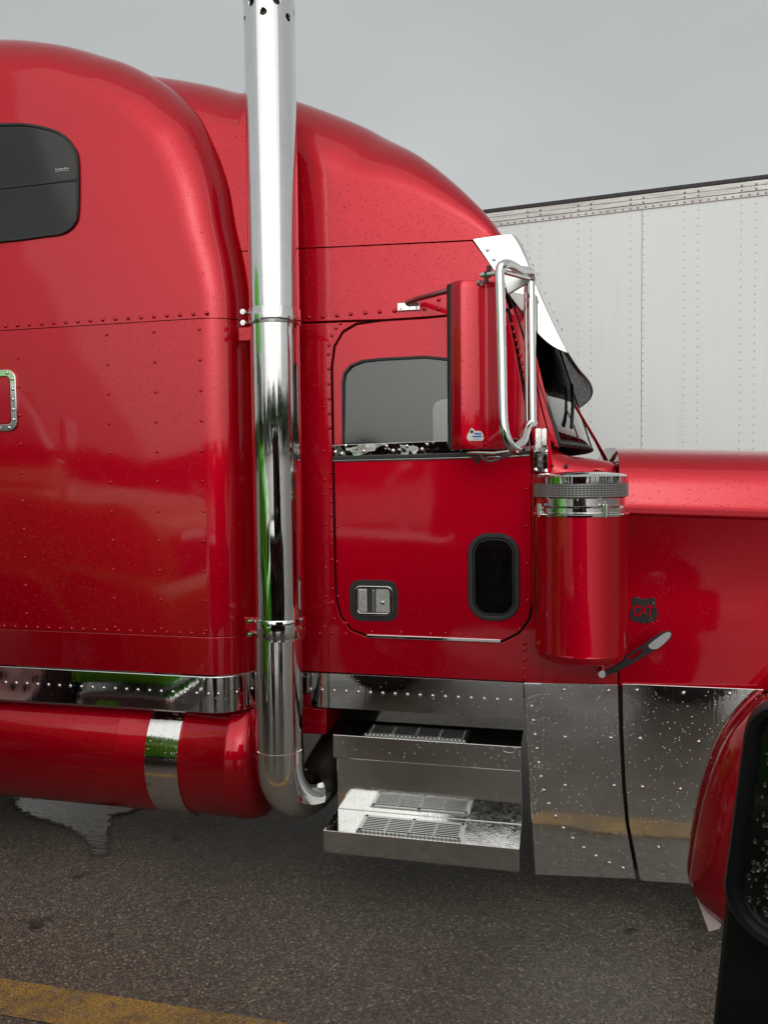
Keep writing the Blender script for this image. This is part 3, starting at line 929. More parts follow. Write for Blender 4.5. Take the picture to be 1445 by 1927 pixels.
# ---- polished lower side panels
CP = lambda l: crop(l, 945, 1240, .35663)
pan1 = pts([(985, 1284.5), (1161, 1288.5), (1165, 1390), (1170, 1480), (1176, 1545), (1195.5, 1653.5), (1007, 1645.5), (995, 1460)], -.006)
arch_px = [(1447, 1306), (1405, 1345), (1365, 1400), (1338, 1470), (1320, 1540), (1308, 1610), (1303, 1663)]
pan2 = pts([(1170.5, 1287), (1200, 1287.5), (1436, 1297.5)], -.006)+smooth(pts(arch_px, -.006), 3)[1:]+pts([(1300, 1663), (1208, 1657), (1203, 1652), (1183, 1550), (1177, 1480), (1172, 1380)], -.006)
lp1 = plate('lower_side_panel', pan1, -.008, .006, CHROME_PANEL, truck, bevel=.0015)
lp2 = plate('lower_side_panel', pan2, -.008, .006, CHROME_PANEL, truck, bevel=.0015)
plate('edge_strip', pts([(985.5, 1286), (1018, 1287), (1021, 1350), (1022, 1420), (1020, 1500), (1017, 1640), (1007.5, 1639.5), (996, 1460)], -.01), -.011, .0025, CHROME_PANEL, lp1, bevel=.001)
rivets(lp1, pts(CP([(155, 250), (163, 325), (172, 400), (182, 473), (192, 547), (203, 621), (218, 693), (244, 764), (280, 830), (322, 893), (371, 947), (429, 996), (494, 1040), (564, 1076), (637, 1103), (325, 162), (558, 167), (330, 413), (571, 417), (330, 668), (588, 669)]), -.01), -.010, RIV_CH)
rivets(lp2, pts(CP([(708, 165), (953, 180), (1197, 183), (725, 420), (1035, 437), (738, 676), (938, 687), (824, 995)]), -.008), -.008, RIV_CH)
plate('panel_backing', pts([(1000, 1290), (1330, 1300), (1295, 1640), (1010, 1630)], .06), .06, .01, DARKMETAL, truck)

# ---- front fender
C_ = Vector((1.22, .56))
arch = smooth(pts([(1500, 1262), (1447, 1306), (1405, 1345), (1365, 1400), (1338, 1470), (1320, 1540), (1308, 1610), (1304, 1650), (1316, 1678), (1338, 1704), (1366, 1722)], -.004), 4)
arch = [(1.75, 1.03), (1.35, 1.16), (1.05, 1.13)]+arch
sec = [(0, .02), (.0, -.006), (-.004, -.012), (.012, -.020), (.020, -.035), (.018, -.07), (.008, -.12), (-.012, -.17), (-.04, -.215), (-.075, -.24), (-.11, -.25), (-.112, -.238), (-.06, -.20), (-.035, -.10), (-.03, .02)]
rowsF = []
M_ = len(arch)
for i, (x, z) in enumerate(arch):
    rad_ = (Vector((x, z))-C_).normalized()
    f = 1.0
    if z < .34: f = max(.35, 1-(.34-z)*1.6)
    rowsF.append([(x+rad_.x*a, y*f+(.10*(1-f) if False else 0), z+rad_.y*a) for a, y in [(q[0], q[1]) for q in sec]])
fender = loft('front_fender', rowsF, RED, truck, ang=50)
# pale flap at the fender's foot
fl = [(1300, 1664), (1310, 1664), (1322, 1695), (1338, 1722), (1357, 1740), (1354, 1748), (1333, 1754), (1318, 1712)]
plate('mud_flap', pts(fl, -.07), -.07, .012, PINKPL, truck, bevel=.002)

# ---- front wheels
def wheel(parent, c, r=.52, w=.26, rim=ALU, outer=-1):
    bm = bmesh.new()
    prof = [(r*.56, -w/2), (r*.80, -w/2-.012), (r*.95, -w/2), (r, -w/2+.03), (r, w/2-.03), (r*.95, w/2), (r*.80, w/2+.012), (r*.56, w/2)]
    add_lathe(bm, prof, c, 48, 'Y')
    for k in range(48):
        a = 2*PI*k/48
        M = Matrix.Translation(c) @ Matrix.Rotation(-a, 4, 'Y')
        add_box(bm, r-.004, r+.010, -w/2+.02, -.012, -.018, .018, M); add_box(bm, r-.004, r+.010, .012, w/2-.02, -.018, .018, M)
    t = from_bm('wheel', bm, TYRE, parent)
    s = outer
    rm = lathe('rim', [(r*.57, s*w*.48), (r*.53, s*w*.5), (r*.50, s*w*.42), (r*.48, s*w*.10), (r*.30, s*w*.02), (r*.20, s*w*.10), (r*.19, s*w*.30), (r*.02, s*w*.33), (.0001, s*w*.33)], c, rim, t, 40, 'Y')
    bm = bmesh.new()
    for k in range(10):
        a = 2*PI*k/10
        q = Vector((c[0]+r*.38*math.cos(a), c[1]+s*w*.055, c[2]+r*.38*math.sin(a)))
        add_lathe(bm, [(.0001, s*.012), (r*.055, s*.012), (r*.058, -s*.02)], q, 14, 'Y')
    from_bm('hand_holes', bm, RUBBER, t)
    return t
wheel(truck, (1.22, .10, .522)); wheel(truck, (1.22, 2.0, .522), outer=1)
wheel(truck, (-4.6, .28, .522)); wheel(truck, (-4.6, 1.82, .522), outer=1)

# ---- exhaust stack
PX, PY = -1.122, -.2
stack = None
def perforated(name, z0_, z1_, r, mat, parent):
    """tube with staggered rows of round holes: each cell a ring of quads round its hole"""
    bm = bmesh.new()
    nc, rh = 6, .047
    def ring_cell(a0, a1, za, zc, hole):
        da, hz = (a1-a0), (zc-za)
        N_ = 32; rings = []
        for f in (0, .25, .5, .75, 1):
            ring = []
            for k in range(N_):
                t = 2*PI*k/N_+PI/4
                c, s = math.cos(t), math.sin(t)
                m = max(abs(c), abs(s))
                ox, oz = c/m*da/2*r, s/m*hz/2
                ix, iz = c*hole, s*hole
                x_, z_ = ix+(ox-ix)*f, iz+(oz-iz)*f
                a = (a0+a1)/2+x_/r
                ring.append(bm.verts.new((PX+r*math.cos(a), PY+r*math.sin(a), (za+zc)/2+z_)))
            rings.append(ring)
        inner = []
        for k in range(N_):
            v = rings[0][k].co; d = Vector((PX-v.x, PY-v.y, 0)).normalized()*.006
            inner.append(bm.verts.new(v+d))
        rings = [inner]+rings
        for A, B in zip(rings, rings[1:]):
            for k in range(N_): bm.faces.new((A[k], B[k], B[(k+1) % N_], A[(k+1) % N_]))
    nrow = int(round((z1_-z0_)/rh)); h = (z1_-z0_)/nrow
    for j in range(nrow):
        for i in range(nc):
            a = 2*PI*(i+.5*(j % 2))/nc+math.radians(HOLE_A)
            ring_cell(a, a+2*PI/nc, z0_+j*h, z0_+(j+1)*h, .0155)
    bmesh.ops.remove_doubles(bm, verts=bm.verts, dist=1e-4)
    o = from_bm(name, bm, mat, parent, 40)
    me = o.data
    nn = []
    for v in me.vertices:
        d = Vector((v.co.x-PX, v.co.y-PY, 0)); nn.append((d.normalized()))
    me.normals_split_custom_set_from_vertices([tuple(q) for q in nn])
    return o
HOLE_A = -112
zc_up = on_plane(516, 573, PY-.1)[1]; zc_dn = on_plane(516, 604, PY-.1)[1]
zk_up = on_plane(520, 1170, PY-.1)[1]; zk_dn = on_plane(520, 1205, PY-.1)[1]
zh_top = on_plane(508, 18, PY-.1)[1]-.0235
ze = on_plane(525, 1424, PY-.1)[1]
prof = [(.0985, zk_dn-.01), (.0985, zk_up), (.0985, zc_up), (.1005, zc_up+.02), (.1005, zh_top)]
stack = lathe('exhaust_stack', prof, (PX, PY, 0), CHROME_PIPE, truck, 96)
perforated('perforated_tip', zh_top, zh_top+.40, .1005, CHROME_PIPE, stack)
lathe('liner', [(.088, zh_top-.02), (.088, zh_top+.42)], (PX, PY, 0), DARKMETAL, stack, 32)
lathe('tip_cap', [(.1005, zh_top+.40), (.1005, zh_top+.55), (.097, zh_top+.55), (.088, zh_top+.42)], (PX, PY, 0), CHROME_PIPE, stack, 64)
for za, zc in ((zc_dn, zc_up), (zk_dn, zk_up)):
    cl = lathe('clamp', [(.0985, za-.0015), (.1035, za-.001), (.1045, za+.002), (.1045, zc-.002), (.1035, zc+.001), (.0985, zc+.0015)], (PX, PY, 0), CHROME, stack, 72)
    for z in (za+.010, zc-.010):
        lathe('clamp_bolt', [(.0001, -.018), (.004, -.018), (.0045, -.014), (.0105, -.014), (.0115, -.010), (.0115, .012), (.007, .012), (.007, .05)], (PX-.112, PY-.045, z), CHROME, stack, 16, 'Y')
# stand-off bracket to the sleeper
for z in (zc_dn-.005, zk_dn+.02):
    box('stack_bracket', XF-.02, PX-.07, PY+.10, PY+.13, z-.03, z+.03, RED, truck, .006)
# elbow: down, round and in under the cab
ep = [(PX-.008, PY, zk_dn+.0), (PX-.008, PY, ze)]
dirn = Vector((.30, .954, 0)).normalized()
Rb = .19; zc0 = .56
epath = [Vector((PX-.010, PY, zk_dn+.002)), Vector((PX-.010, PY, .9)), Vector((PX-.010, PY, .75))]
base_ = Vector((PX-.010, PY, .632))
for k in range(0, 17):
    a = math.radians(128)*k/16
    epath.append(base_+dirn*(Rb*(1-math.cos(a)))+Vector((0, 0, -Rb*math.sin(a))))
last, pre = epath[-1], epath[-2]
td = (last-pre).normalized()
epath += [last+td*.12, last+td*.30, last+td*.55]
_cut = 3+11
ebow = tube('exhaust_elbow', epath[:_cut+1], [.0965]*3+[.0970]*(_cut-2), CHROME_PIPE, truck, 72, cap=False)
tube('under_pipe', epath[_cut:], .0960, plain('shaded_pipe_steel', (.035, .032, .030), .35, .6), truck, 48, cap=False)  # shade mirrored in the pipe past the bend, painted as dark steel
lathe('weld_ring', [(.0955, -.003), (.0985, -.001), (.0985, .001), (.0955, .003)], (PX-.010, PY, ze), CHROME, ebow, 64)

# ---- fuel tank
TY, TZ, TR = .14, .56, .31
tp = [(.0001, .0), (.10, -.004), (.20, -.018), (.26, -.040), (.292, -.065), (.305, -.095), (TR, -.13), (TR, -.135)]
TXE = -1.24
prof = [(r, h) for r, h in tp]
prof += [(TR+.003, -.150), (TR+.003, -.162), (TR, -.168), (TR, -.60), (TR+.004, -.668), (TR+.004, -.680), (TR, -.684), (TR, -3.0), (.25, -3.08), (.0001, -3.1)]
tank = lathe('fuel_tank', prof, (TXE, TY, TZ), RED, truck, 96, 'X', 30)
sx0, sx1 = -1.768, -1.612
lathe('tank_strap', [(TR+.001, sx0), (TR+.007, sx0+.001), (TR+.007, sx1-.001), (TR+.001, sx1)], (0, TY, TZ), CHROME_STEP, tank, 96, 'X', 50)
lathe('tank_strap', [(TR+.001, -3.4), (TR+.007, -3.399), (TR+.007, -3.241), (TR+.001, -3.24)], (0, TY, TZ), CHROME_STEP, tank, 96, 'X', 50)

# ---- chrome step box
SX0, SX1 = -.950, -.160
yu, yl, yr = -.052, -.208, .003
zu, zl_, = .712, .368
ygz = [(.16, zu), (yu, zu), (yu, .613), (yu+.012, .605), (yr, .605), (yr, zl_), (yl, zl_), (yl+.010, .272), (yl+.025, .262), (.16, .262)]
def step_solid():
    bm = bmesh.new()
    A = [bm.verts.new((SX0, y, z)) for y, z in ygz]; B = [bm.verts.new((SX1, y, z)) for y, z in ygz]
    for i in range(len(ygz)):
        j = (i+1) % len(ygz); bm.faces.new((A[i], B[i], B[j], A[j]))
    bm.faces.new(A); bm.faces.new(B[::-1])
    return bm
step = from_bm('step_box', step_solid(), CHROME_STEP, truck, bevel=.003)
def grille(name, x0, x1, y0, y1, z):
    bm = bmesh.new()
    h, wd = .004, .014
    add_box(bm, x0, x1, y0, y0+wd, z, z+h); add_box(bm, x0, x1, y1-wd, y1, z, z+h)
    n_ = 4; L = (x1-x0-2*wd)
    for k in range(n_+1):
        xx = x0+wd+L*k/n_
        add_box(bm, xx-(wd if k == 0 else .005), xx+(wd if k == n_ else .005), y0+wd, y1-wd, z, z+h)
    nb_ = 8
    for k in range(nb_):
        yy = y0+wd+(y1-y0-2*wd)*(k+.5)/nb_
        add_box(bm, x0+wd, x1-wd, yy-.0030, yy+.0030, z, z+h+.003)
    o = from_bm(name, bm, ALU2, step)
    bm = bmesh.new()
    add_box(bm, x0+.006, x1-.006, y0+.006, y1-.006, z-.0005, z+.0012)
    from_bm('slot_bed', bm, DARKMETAL, o)
    bm = bmesh.new(); n2 = 25
    for k in range(n2):
        xx = x0+.008+(x1-x0-.016)*k/(n2-1)
        add_lathe(bm, [(.0001, .012), (.0035, .011), (.006, .006), (.006, 0)], (xx, y0-.004, z), 8, 'Z')
    t = from_bm('traction_beads', bm, ALU2, step); t['kind'] = 'stuff'
    bm = bmesh.new()
    for xx, yy in ((x0+.012, y0+.010), (x1-.012, y0+.010), (x0+.012, y1-.010), (x1-.012, y1-.010), ((x0+x1)/2, y0+.008), ((x0+x1)/2, y1-.008)):
        add_lathe(bm, [(.0001, .0085), (.005, .008), (.0065, .0042)], (xx, yy, z), 10, 'Z')
    from_bm('screws', bm, DARKMETAL, step)['kind'] = 'stuff'
ALU2 = make_chrome('cast_aluminium', .58, .30)
grille('tread_plate', SX0+.135, SX1-.225, yu+.012, yu+.155, zu+.0005)
grille('tread_plate', SX0+.135, SX1-.225, yl+.016, yl+.165, zl_+.0005)
bm = bmesh.new()                               # stamped oval mark on the upper face
q0 = on_plane(958, 1411, yu); 
rg = [(q0[0]+.026*math.cos(2*PI*k/28), yu-.001, q0[1]+.012*math.sin(2*PI*k/28)) for k in range(29)]
add_tube(bm, rg, .0014, 5, False)
from_bm('stamped_oval', bm, CHROME, step)
bm = bmesh.new(); random.seed(2)
for k in range(70):                            # drips hanging from the lower edges
    x = random.uniform(SX0+.05, SX1-.01)
    add_ico(bm, 1, random.uniform(.002, .0045), Matrix.Translation((x, yl+.03+random.random()*.01, .260)) @ Matrix.Diagonal((1, 1, 1.5, 1)))
from_bm('rain_beads', bm, CHROME, step)['kind'] = 'stuff'

# ---- air cleaner
AX, AY = .068, -.19
AR = .1665
zA = lambda y: on_plane(1092, y, AY-AR)[1]
air = lathe('air_cleaner', [(AR*.3, zA(1262)), (AR*.75, zA(1260)), (AR*.93, zA(1254)), (AR*.965, zA(1244)), (AR*.965, zA(1241)), (AR+.0015, zA(1239.5)), (AR, zA(1236)), (AR, zA(973)), (AR-.01, zA(972))], (AX, AY, 0), RED, truck, 96)
lathe('flange', [(AR, zA(974)), (AR+.006, zA(973.5)), (AR+.007, zA(970)), (AR+.001, zA(968)), (AR-.002, zA(966))], (AX, AY, 0), CHROME, air, 96)
lathe('band', [(AR-.002, zA(967)), (AR+.002, zA(965)), (AR+.002, zA(957)), (AR-.003, zA(955)), (AR-.008, zA(953)), (AR-.008, zA(939)), (AR-.002, zA(937))], (AX, AY, 0), CHROME_STEP, air, 96)
lathe('cap', [(AR+.001, zA(911)), (AR+.003, zA(910)), (AR+.003, zA(897)), (AR-.002, zA(894)), (AR*.9, zA(891.5)), (AR*.6, zA(888.5)), (AR*.3, zA(887)), (.0001, zA(886.5))], (AX, AY, 0), CHROME_WET, air, 96)
lathe('screen_core', [(AR-.012, zA(938)), (AR-.012, zA(910))], (AX, AY, 0), RUBBER, air, 48)
bm = bmesh.new()
zr0, zr1 = zA(936.5), zA(911)
nv = 84
for j in range(6):
    z = zr0+(zr1-zr0)*(j+.5)/6
    add_tube(bm, [(AX+AR*math.cos(2*PI*k/64), AY+AR*math.sin(2*PI*k/64), z) for k in range(65)], .0021, 5, False)
for k in range(nv):
    a = 2*PI*k/nv
    add_tube(bm, [(AX+(AR+.001)*math.cos(a), AY+(AR+.001)*math.sin(a), zr0), (AX+(AR+.001)*math.cos(a), AY+(AR+.001)*math.sin(a), zr1)], .0021, 4, False)
from_bm('wire_screen', bm, ALU2, air)
for a in (-150, -62, 30, 120):
    a = math.radians(a)
    x, y = AX+(AR+.006)*math.cos(a), AY+(AR+.006)*math.sin(a)
    lathe('clamp_bolt', [(.0001, zA(975)), (.005, zA(975)), (.005, zA(972)), (.011, zA(971)), (.011, zA(951)), (.008, zA(949)), (.0001, zA(949))], (x, y, 0), CHROME, air, 14)
box('mount_bracket', AX-.05, AX+.05, AY+AR-.02, .01, 1.2, 1.5, RED, air, .004)
# hood latch strap below the cleaner: dark lever with a bright pad
def pl3(q, Y): 
    x, z = on_plane(*q, Y); return (x, z)
C6 = lambda l: crop(l, 990, 870, .2180)
lv = smooth(pts(C6([(610, 1800), (640, 1790), (700, 1790), (790, 1745), (850, 1690), (880, 1655), (1000, 1580), (1090, 1515), (1190, 1460), (1235, 1455), (1256, 1490), (1235, 1530), (1150, 1600), (1050, 1650), (950, 1715), (850, 1770), (760, 1815), (705, 1830), (690, 1850), (650, 1835)]), -.09), 3, True)
slot = smooth(pts(C6([(880, 1685), (930, 1645), (985, 1615), (1000, 1630), (960, 1670), (900, 1705)]), -.09), 3, True)
latch = plate('hood_latch', lv, -.095, .014, BLACK, truck, [slot], bevel=.003)
pad = smooth(pts(C6([(1050, 1580), (1110, 1530), (1190, 1475), (1235, 1468), (1246, 1492), (1215, 1535), (1140, 1600), (1080, 1612)]), -.097), 3, True)
plate('latch_pad', pad, -.103, .008, plain('cast_pad', (.52, .53, .54), .35, .3), latch, bevel=.002)
qx, qz = on_plane(990+650*.218, 870+1820*.218, -.09)
lathe('latch_pivot', [(.0001, -.018), (.014, -.018), (.016, -.012), (.016, .12)], (qx, -.09, qz), CHROME_STEP, latch, 16, 'Y')
tube('latch_stay', [(on_plane(1240, 1215, -.09)[0], -.09, on_plane(1240, 1215, -.09)[1]), (on_plane(1225, 1222, 0)[0], .02, on_plane(1225, 1222, 0)[1])], .006, BLACK, latch, 8)

# ---- side mirror on its tube frame
MY = -.36
m0 = W3(849, 530, MY); mt, mb = m0.z, on_plane(849, 846, MY)[1]
sdir = Vector((.86, .51, 0)).normalized(); ndir = Vector((.51, -.86, 0)).normalized()
mb2 = mb
csec = [(0, -.022), (0, .0), (.004, .010), (.020, .034), (.030, .040), (.098, .050), (.104, .046), (.112, .046), (.118, .050), (.180, .044), (.196, .036), (.204, .020), (.204, -.022)]
M0 = Vector((m0.x, MY, 0))
def mrow(z, s=1, lean=0):
    return [M0+sdir*(a*s+(.204*(1-s)/2))+ndir*(b*s)+Vector((lean, 0, z)) for a, b in csec]
bm = bmesh.new()
lvl = [(mb+.000, .94), (mb+.010, .985), (mb+.03, 1), (mt-.03, 1), (mt-.010, .985), (mt, .94)]
R = [[bm.verts.new(p) for p in mrow(z, s)] for z, s in lvl]
for A, B in zip(R, R[1:]):
    for i in range(len(A)): bm.faces.new((A[i], A[(i+1) % len(A)], B[(i+1) % len(A)], B[i]))
bm.faces.new(R[0]); bm.faces.new(R[-1])
mirror = from_bm('side_mirror', bm, RED, truck, 25, bevel=.002)
def mirror_slab(name, a0, a1, b0, b1, za, zc, mat, bev=.004):
    bm = bmesh.new()
    c = [M0+sdir*a+ndir*b for a, b in ((a0, b0), (a1, b0), (a1, b1), (a0, b1))]
    A = [bm.verts.new(p+Vector((0, 0, za))) for p in c]; B = [bm.verts.new(p+Vector((0, 0, zc))) for p in c]
    for i in range(4): bm.faces.new((A[i], A[(i+1) % 4], B[(i+1) % 4], B[i]))
    bm.faces.new(A); bm.faces.new(B)
    return from_bm(name, bm, mat, mirror, bevel=bev)
mirror_slab('rim', -.006, .208, -.034, -.006, mb+.004, mt-.004, RUBBER)
mirror_slab('mirror_glass', .004, .198, -.036, -.033, mb+.02, mt-.02, make_chrome('mirror_silver', .8, .01), .001)
# maker's plate on the housing
zb_ = mb+.03
def on_mirror(a, z, off=.0015):      # facet between sections 4 and 5
    t = (a-.030)/(.098-.030)
    return M0+sdir*a+ndir*(.040+.010*t+off)+Vector((0, 0, z))
bm = bmesh.new()
oct_ = [(.044, 0), (.094, 0), (.100, .008), (.096, .026), (.088, .034), (.066, .036), (.060, .044), (.052, .044), (.048, .034), (.040, .022), (.038, .008)]
A = [bm.verts.new(on_mirror(a, zb_+h, .0)) for a, h in oct_]; B = [bm.verts.new(on_mirror(a, zb_+h, .003)) for a, h in oct_]
for i in range(len(A)): bm.faces.new((A[i], A[(i+1) % len(A)], B[(i+1) % len(A)], B[i]))
bm.faces.new(B)
lab = from_bm('maker_plate', bm, WHITEPL, mirror, 25)
bm = bmesh.new()
for a0, a1, h0, h1 in ((.064, .090, .022, .028), (.058, .092, .012, .018), (.062, .088, .005, .007)):
    bm.faces.new([bm.verts.new(on_mirror(a, zb_+h, .0038)) for a, h in ((a0, h0), (a1, h0), (a1, h1), (a0, h1))])
from_bm('print', bm, BLUE, mirror)
bm = bmesh.new()
bm.faces.new([bm.verts.new(on_mirror(.055+.006*math.cos(t*PI/5), zb_+.032+.006*math.sin(t*PI/5), .0038)) for t in range(10)])
from_bm('print_roundel', bm, RUBBER, mirror)
# tubes
def P3(lst): return [W3(*q) for q in lst]
loop = smooth([tuple(v) for v in P3([(1000, 528, -.20), (996, 512, -.22), (978, 508, -.30), (960, 498, -.40), (947, 498, -.45), (940, 510, -.46), (941, 560, -.46), (944, 680, -.46), (946, 780, -.46), (950, 815, -.46), (960, 838, -.45), (972, 847, -.42)])], 6)
tube('mirror_tube', loop, .0165, CHROME, mirror, 16)
tube('mirror_tube', [W3(998, 520, -.20), W3(1001, 802, -.20)], .0165, CHROME, mirror, 16)
tube('mirror_tube', [W3(990, 528, -.16), W3(992, 800, -.16)], .010, CHROME, mirror, 14)
tube('mirror_stay', smooth([tuple(v) for v in P3([(966, 846, -.43), (982, 832, -.38), (988, 812, -.30), (994, 800, -.22), (1003, 797, -.18)])], 5), [.018]*21, CHROME_STEP, mirror, 12)
tube('mirror_stay', P3([(880, 852, -.36), (930, 853, -.42), (968, 848, -.44)]), .006, CHROME, mirror, 8)
tube('mirror_stay', P3([(905, 518, -.36), (950, 512, -.40), (995, 524, -.22)]), .009, CHROME, mirror, 10)
plate('top_bracket', pts([(945, 503), (972, 508), (998, 521), (1000, 530), (955, 556), (948, 530)], -.20), -.215, .02, STEEL, mirror, bevel=.003)
for q in ((920, 511), (915, 522)):
    lathe('bracket_bolt', [(.0001, -.02), (.008, -.02), (.008, .02), (.0001, .02)], W3(*q, -.37), RUBBER, mirror, 10, 'Z')
# upper arm to the cab
tube('mirror_arm', P3([(765, 570, -.02), (790, 561, -.06), (850, 545, -.28), (905, 532, -.36)]), .011, STEEL, mirror, 12)
plate('arm_foot', pts([(748, 571), (790, 569), (790, 583), (748, 585)], -.006), -.012, .011, CHROME_STEP, mirror, bevel=.002)
for q in ((754, 580), (784, 579)):
    x, z = on_plane(*q, -.012)
    lathe('foot_bolt', [(.0001, -.006), (.005, -.005), (.006, 0)], (x, -.012, z), CHROME, mirror, 10, 'Y')
# lower bracket on the cowl
for (xa_, xb_, ya_, yb_, Y, th, m) in ((1007, 1018, 806, 850, -.17, .06, CHROME_STEP), (1019, 1028, 806, 838, -.14, .05, CHROME_STEP), (1004, 1010, 838, 888, -.05, .04, CHROME), (1012, 1020, 836, 890, -.06, .05, CHROME_STEP), (1021, 1030, 838, 889, -.05, .04, CHROME)):
    a, b = on_plane(xa_, yb_, Y), on_plane(xb_, ya_, Y)
    plate('bracket', rounded([(a[0], a[1]), (b[0], a[1]), (b[0], b[1]), (a[0], b[1])], .006, 3), Y, th, m, mirror, bevel=.003)
for q in ((1008, 850), (1027, 850), (1008, 884), (1027, 886)):
    x, z = on_plane(*q, -.05)
    lathe('bracket_bolt', [(.0001, -.010), (.006, -.009), (.008, 0)], (x, -.052, z), CHROME, mirror, 10, 'Y')
tube('mirror_cable', smooth([tuple(v) for v in P3([(899, 851, -.36), (907, 862, -.33), (922, 868, -.28), (940, 862, -.25), (958, 855, -.28), (975, 848, -.33)])], 5), .0055, GREYWIRE, mirror, 8)

# ------------------------------------------------------------------ white box trailer behind
TA = math.radians(6.0)
T0 = Vector((.0, 3.455, 0))
TM = Matrix.Translation(T0) @ Matrix.Rotation(-TA, 4, 'Z')
def t_on(px, py, off=0):
    """local (x, z) on the trailer's side plane"""
    v = _d + CR*((px-FW/2)/F) - CU*((py-FH/2)/F)
    nrm = TM.to_3x3() @ Vector((0, 1, 0)); p0 = TM @ Vector((0, off, 0))
    t = (p0-CAM).dot(nrm)/v.dot(nrm)
    q = TM.inverted() @ (CAM+v*t)
    return q.x, q.z
trailer = thing('box_trailer', 'long white riveted box trailer parked behind the red truck', 'trailer', TM @ Vector((1, 1.25, 0)))
def tbox(name, x0, x1, y0, y1, z0, z1, mat, parent=trailer, bevel=.003): return box(name, x0, x1, y0, y1, z0, z1, mat, parent, bevel, TM)
LX0, LX1 = -9.5, 5.5
zt1 = t_on(1200, 359)[1]      # top edge
zr1 = t_on(1208, 373)[1]; zr3 = t_on(1208, 395)[1]
sx = t_on(1207, 500)[0]
PWID = 1.27
k0 = int(math.floor((LX0-sx)/PWID))
edges = [LX0]+[sx+PWID*k for k in range(k0+1, 40) if LX0 < sx+PWID*k < LX1]+[LX1]
ZB = 1.12
for a, b in zip(edges, edges[1:]):
    tbox('side_sheet', a+.0018, b-.0018, 0, .02, ZB, zr3+.004, SKIN, bevel=.001)
tbox('trailer_body', LX0+.01, LX1-.01, .022, 2.55, ZB, zr3, SKIN)
tbox('roof_cap', LX0, LX1, -.010, 2.58, zt1-.032, zt1+.002, DARKMETAL, bevel=.006)
h3 = (zt1-.034-zr3)/3
for k in range(3):
    tbox('top_rail', LX0, LX1, -.010-.004*k*0-.003*(k % 2), .03, zr3+h3*k+.002, zr3+h3*(k+1)-.001, RAIL, bevel=.002)
tbox('bottom_rail', LX0, LX1, -.012, .05, ZB-.18, ZB-.002, RAIL)
TRIV = dome_mesh('rail_rivet', .0085, .007, RAILRIV, 8)
def trivet(x, z, y):
    o = bpy.data.objects.new('rail_rivet', TRIV); link(o, trailer)
    o.location = TM @ Vector((x, y, z)); o.rotation_euler = (0, 0, -TA)
xa_, xb_ = t_on(905, 400)[0], t_on(1450, 350)[0]
x = xa_
while x < xb_:
    trivet(x, zr3+h3*.45, -.012); x += .0575
colpx = [(993, 440), (1017, 440), (1088, 440), (1112, 440), (1186, 440), (1210, 440), (1287, 440), (1313, 440), (1394, 440), (1421, 440)]
cols = [t_on(*q)[0] for q in colpx]
for c in cols:
    for zz in (zr3+h3*1.4, zr3+h3*2.3): trivet(c, zz, -.014)
bm = bmesh.new()
step_x = cols[2]-cols[0]
allc = list(cols)
for k in range(1, 6): allc += [cols[-2]+step_x*k, cols[-1]+step_x*k]
for c in allc:
    dense = abs(c-cols[5]) < .01
    z = zr3-.05
    while z > ZB:
        p = TM @ Vector((c, -.0005, z))
        add_lathe(bm, [(.0001, -.0035), (.004, -.0028), (.0058, 0)], p, 6, 'Y')
        z -= .062 if not dense else .060
        if not dense: z -= .06*.0
from_bm('sheet_rivets', bm, RAILRIV, trailer)['kind'] = 'stuff'
for lx in (-8.4, -7.1):
    for yy in (.25, 2.3):
        c = TM @ Vector((lx, yy, .52)); wheel(trailer, tuple(c), outer=-1 if yy < 1 else 1)
for yy in (.5, 2.0):
    lg = tbox('landing_leg', 3.6, 3.74, yy-.06, yy+.06, .06, ZB, DARKMETAL)
    tbox('landing_foot', 3.5, 3.84, yy-.12, yy+.12, .0, .06, DARKMETAL)
tbox('cross_member', LX0+.3, LX1-.3, .6, .7, ZB-.20, ZB-.02, DARKMETAL)
tbox('cross_member', LX0+.3, LX1-.3, 1.8, 1.9, ZB-.20, ZB-.02, DARKMETAL)

# ------------------------------------------------------------------ black pickup the picture is taken from
pick = thing('parked_car', 'black off-road car with a rain-beaded black door mirror at the lower right edge', 'car', (0, -4.3, 0))
VY = -3.02                    # its near side
def side_solid(name, outline, Y0, Y1, mat, parent, r=.06):
    return pillow(name, outline, [r]*len(outline), {}, Y0, Y1, mat, parent, 5)
bo = rounded([(-2.15, .55), (1.55, .55), (1.58, .90), (1.50, 1.12), (.85, 1.30), (-2.15, 1.30)], [.05, .08, .1, .2, .1, .05], 5)
side_solid('body', bo, VY-1.95, VY, BLACKP, pick)
cabo = rounded([(-1.05, 1.33), (1.05, 1.33), (.42, 1.98), (-.95, 1.98)], [.0, .0, .2, .15], 5)
# cab: roof on pillars, side window open
bm = bmesh.new()
for y in (VY-.10, VY-1.85):
    add_tube(bm, [(.82, y, 1.28), (.45, y, 1.96)], .045, 10); add_tube(bm, [(-.98, y, 1.34), (-.92, y, 1.96)], .07, 10)
from_bm('cab_pillars', bm, BLACKP, pick)
side_solid('roof', rounded([(-1.0, 1.93), (.52, 1.93), (.38, 2.00), (-.9, 2.01)], .03, 4), VY-1.88, VY-.06, BLACKP, pick, .03)
loft('windshield', [[(.82-.37*t, VY-.12-1.71*k/8, 1.28+.66*t) for k in range(9)] for t in (0, .5, 1)], GLASS_DARK, pick)
loft('rear_window', [[(-.98+.05*t, VY-.12-1.71*k/8, 1.34+.60*t) for k in range(9)] for t in (0, .5, 1)], GLASS_DARK, pick)
for x in (-1.45, 1.0):
    wheel(pick, (x, VY-.16, .40), .40, .25); wheel(pick, (x, VY-1.79, .40), .40, .25, outer=1)
box('seat', -.92, -.30, VY-1.8, VY-.25, 1.30, 1.78, INTERIOR, pick, .05)
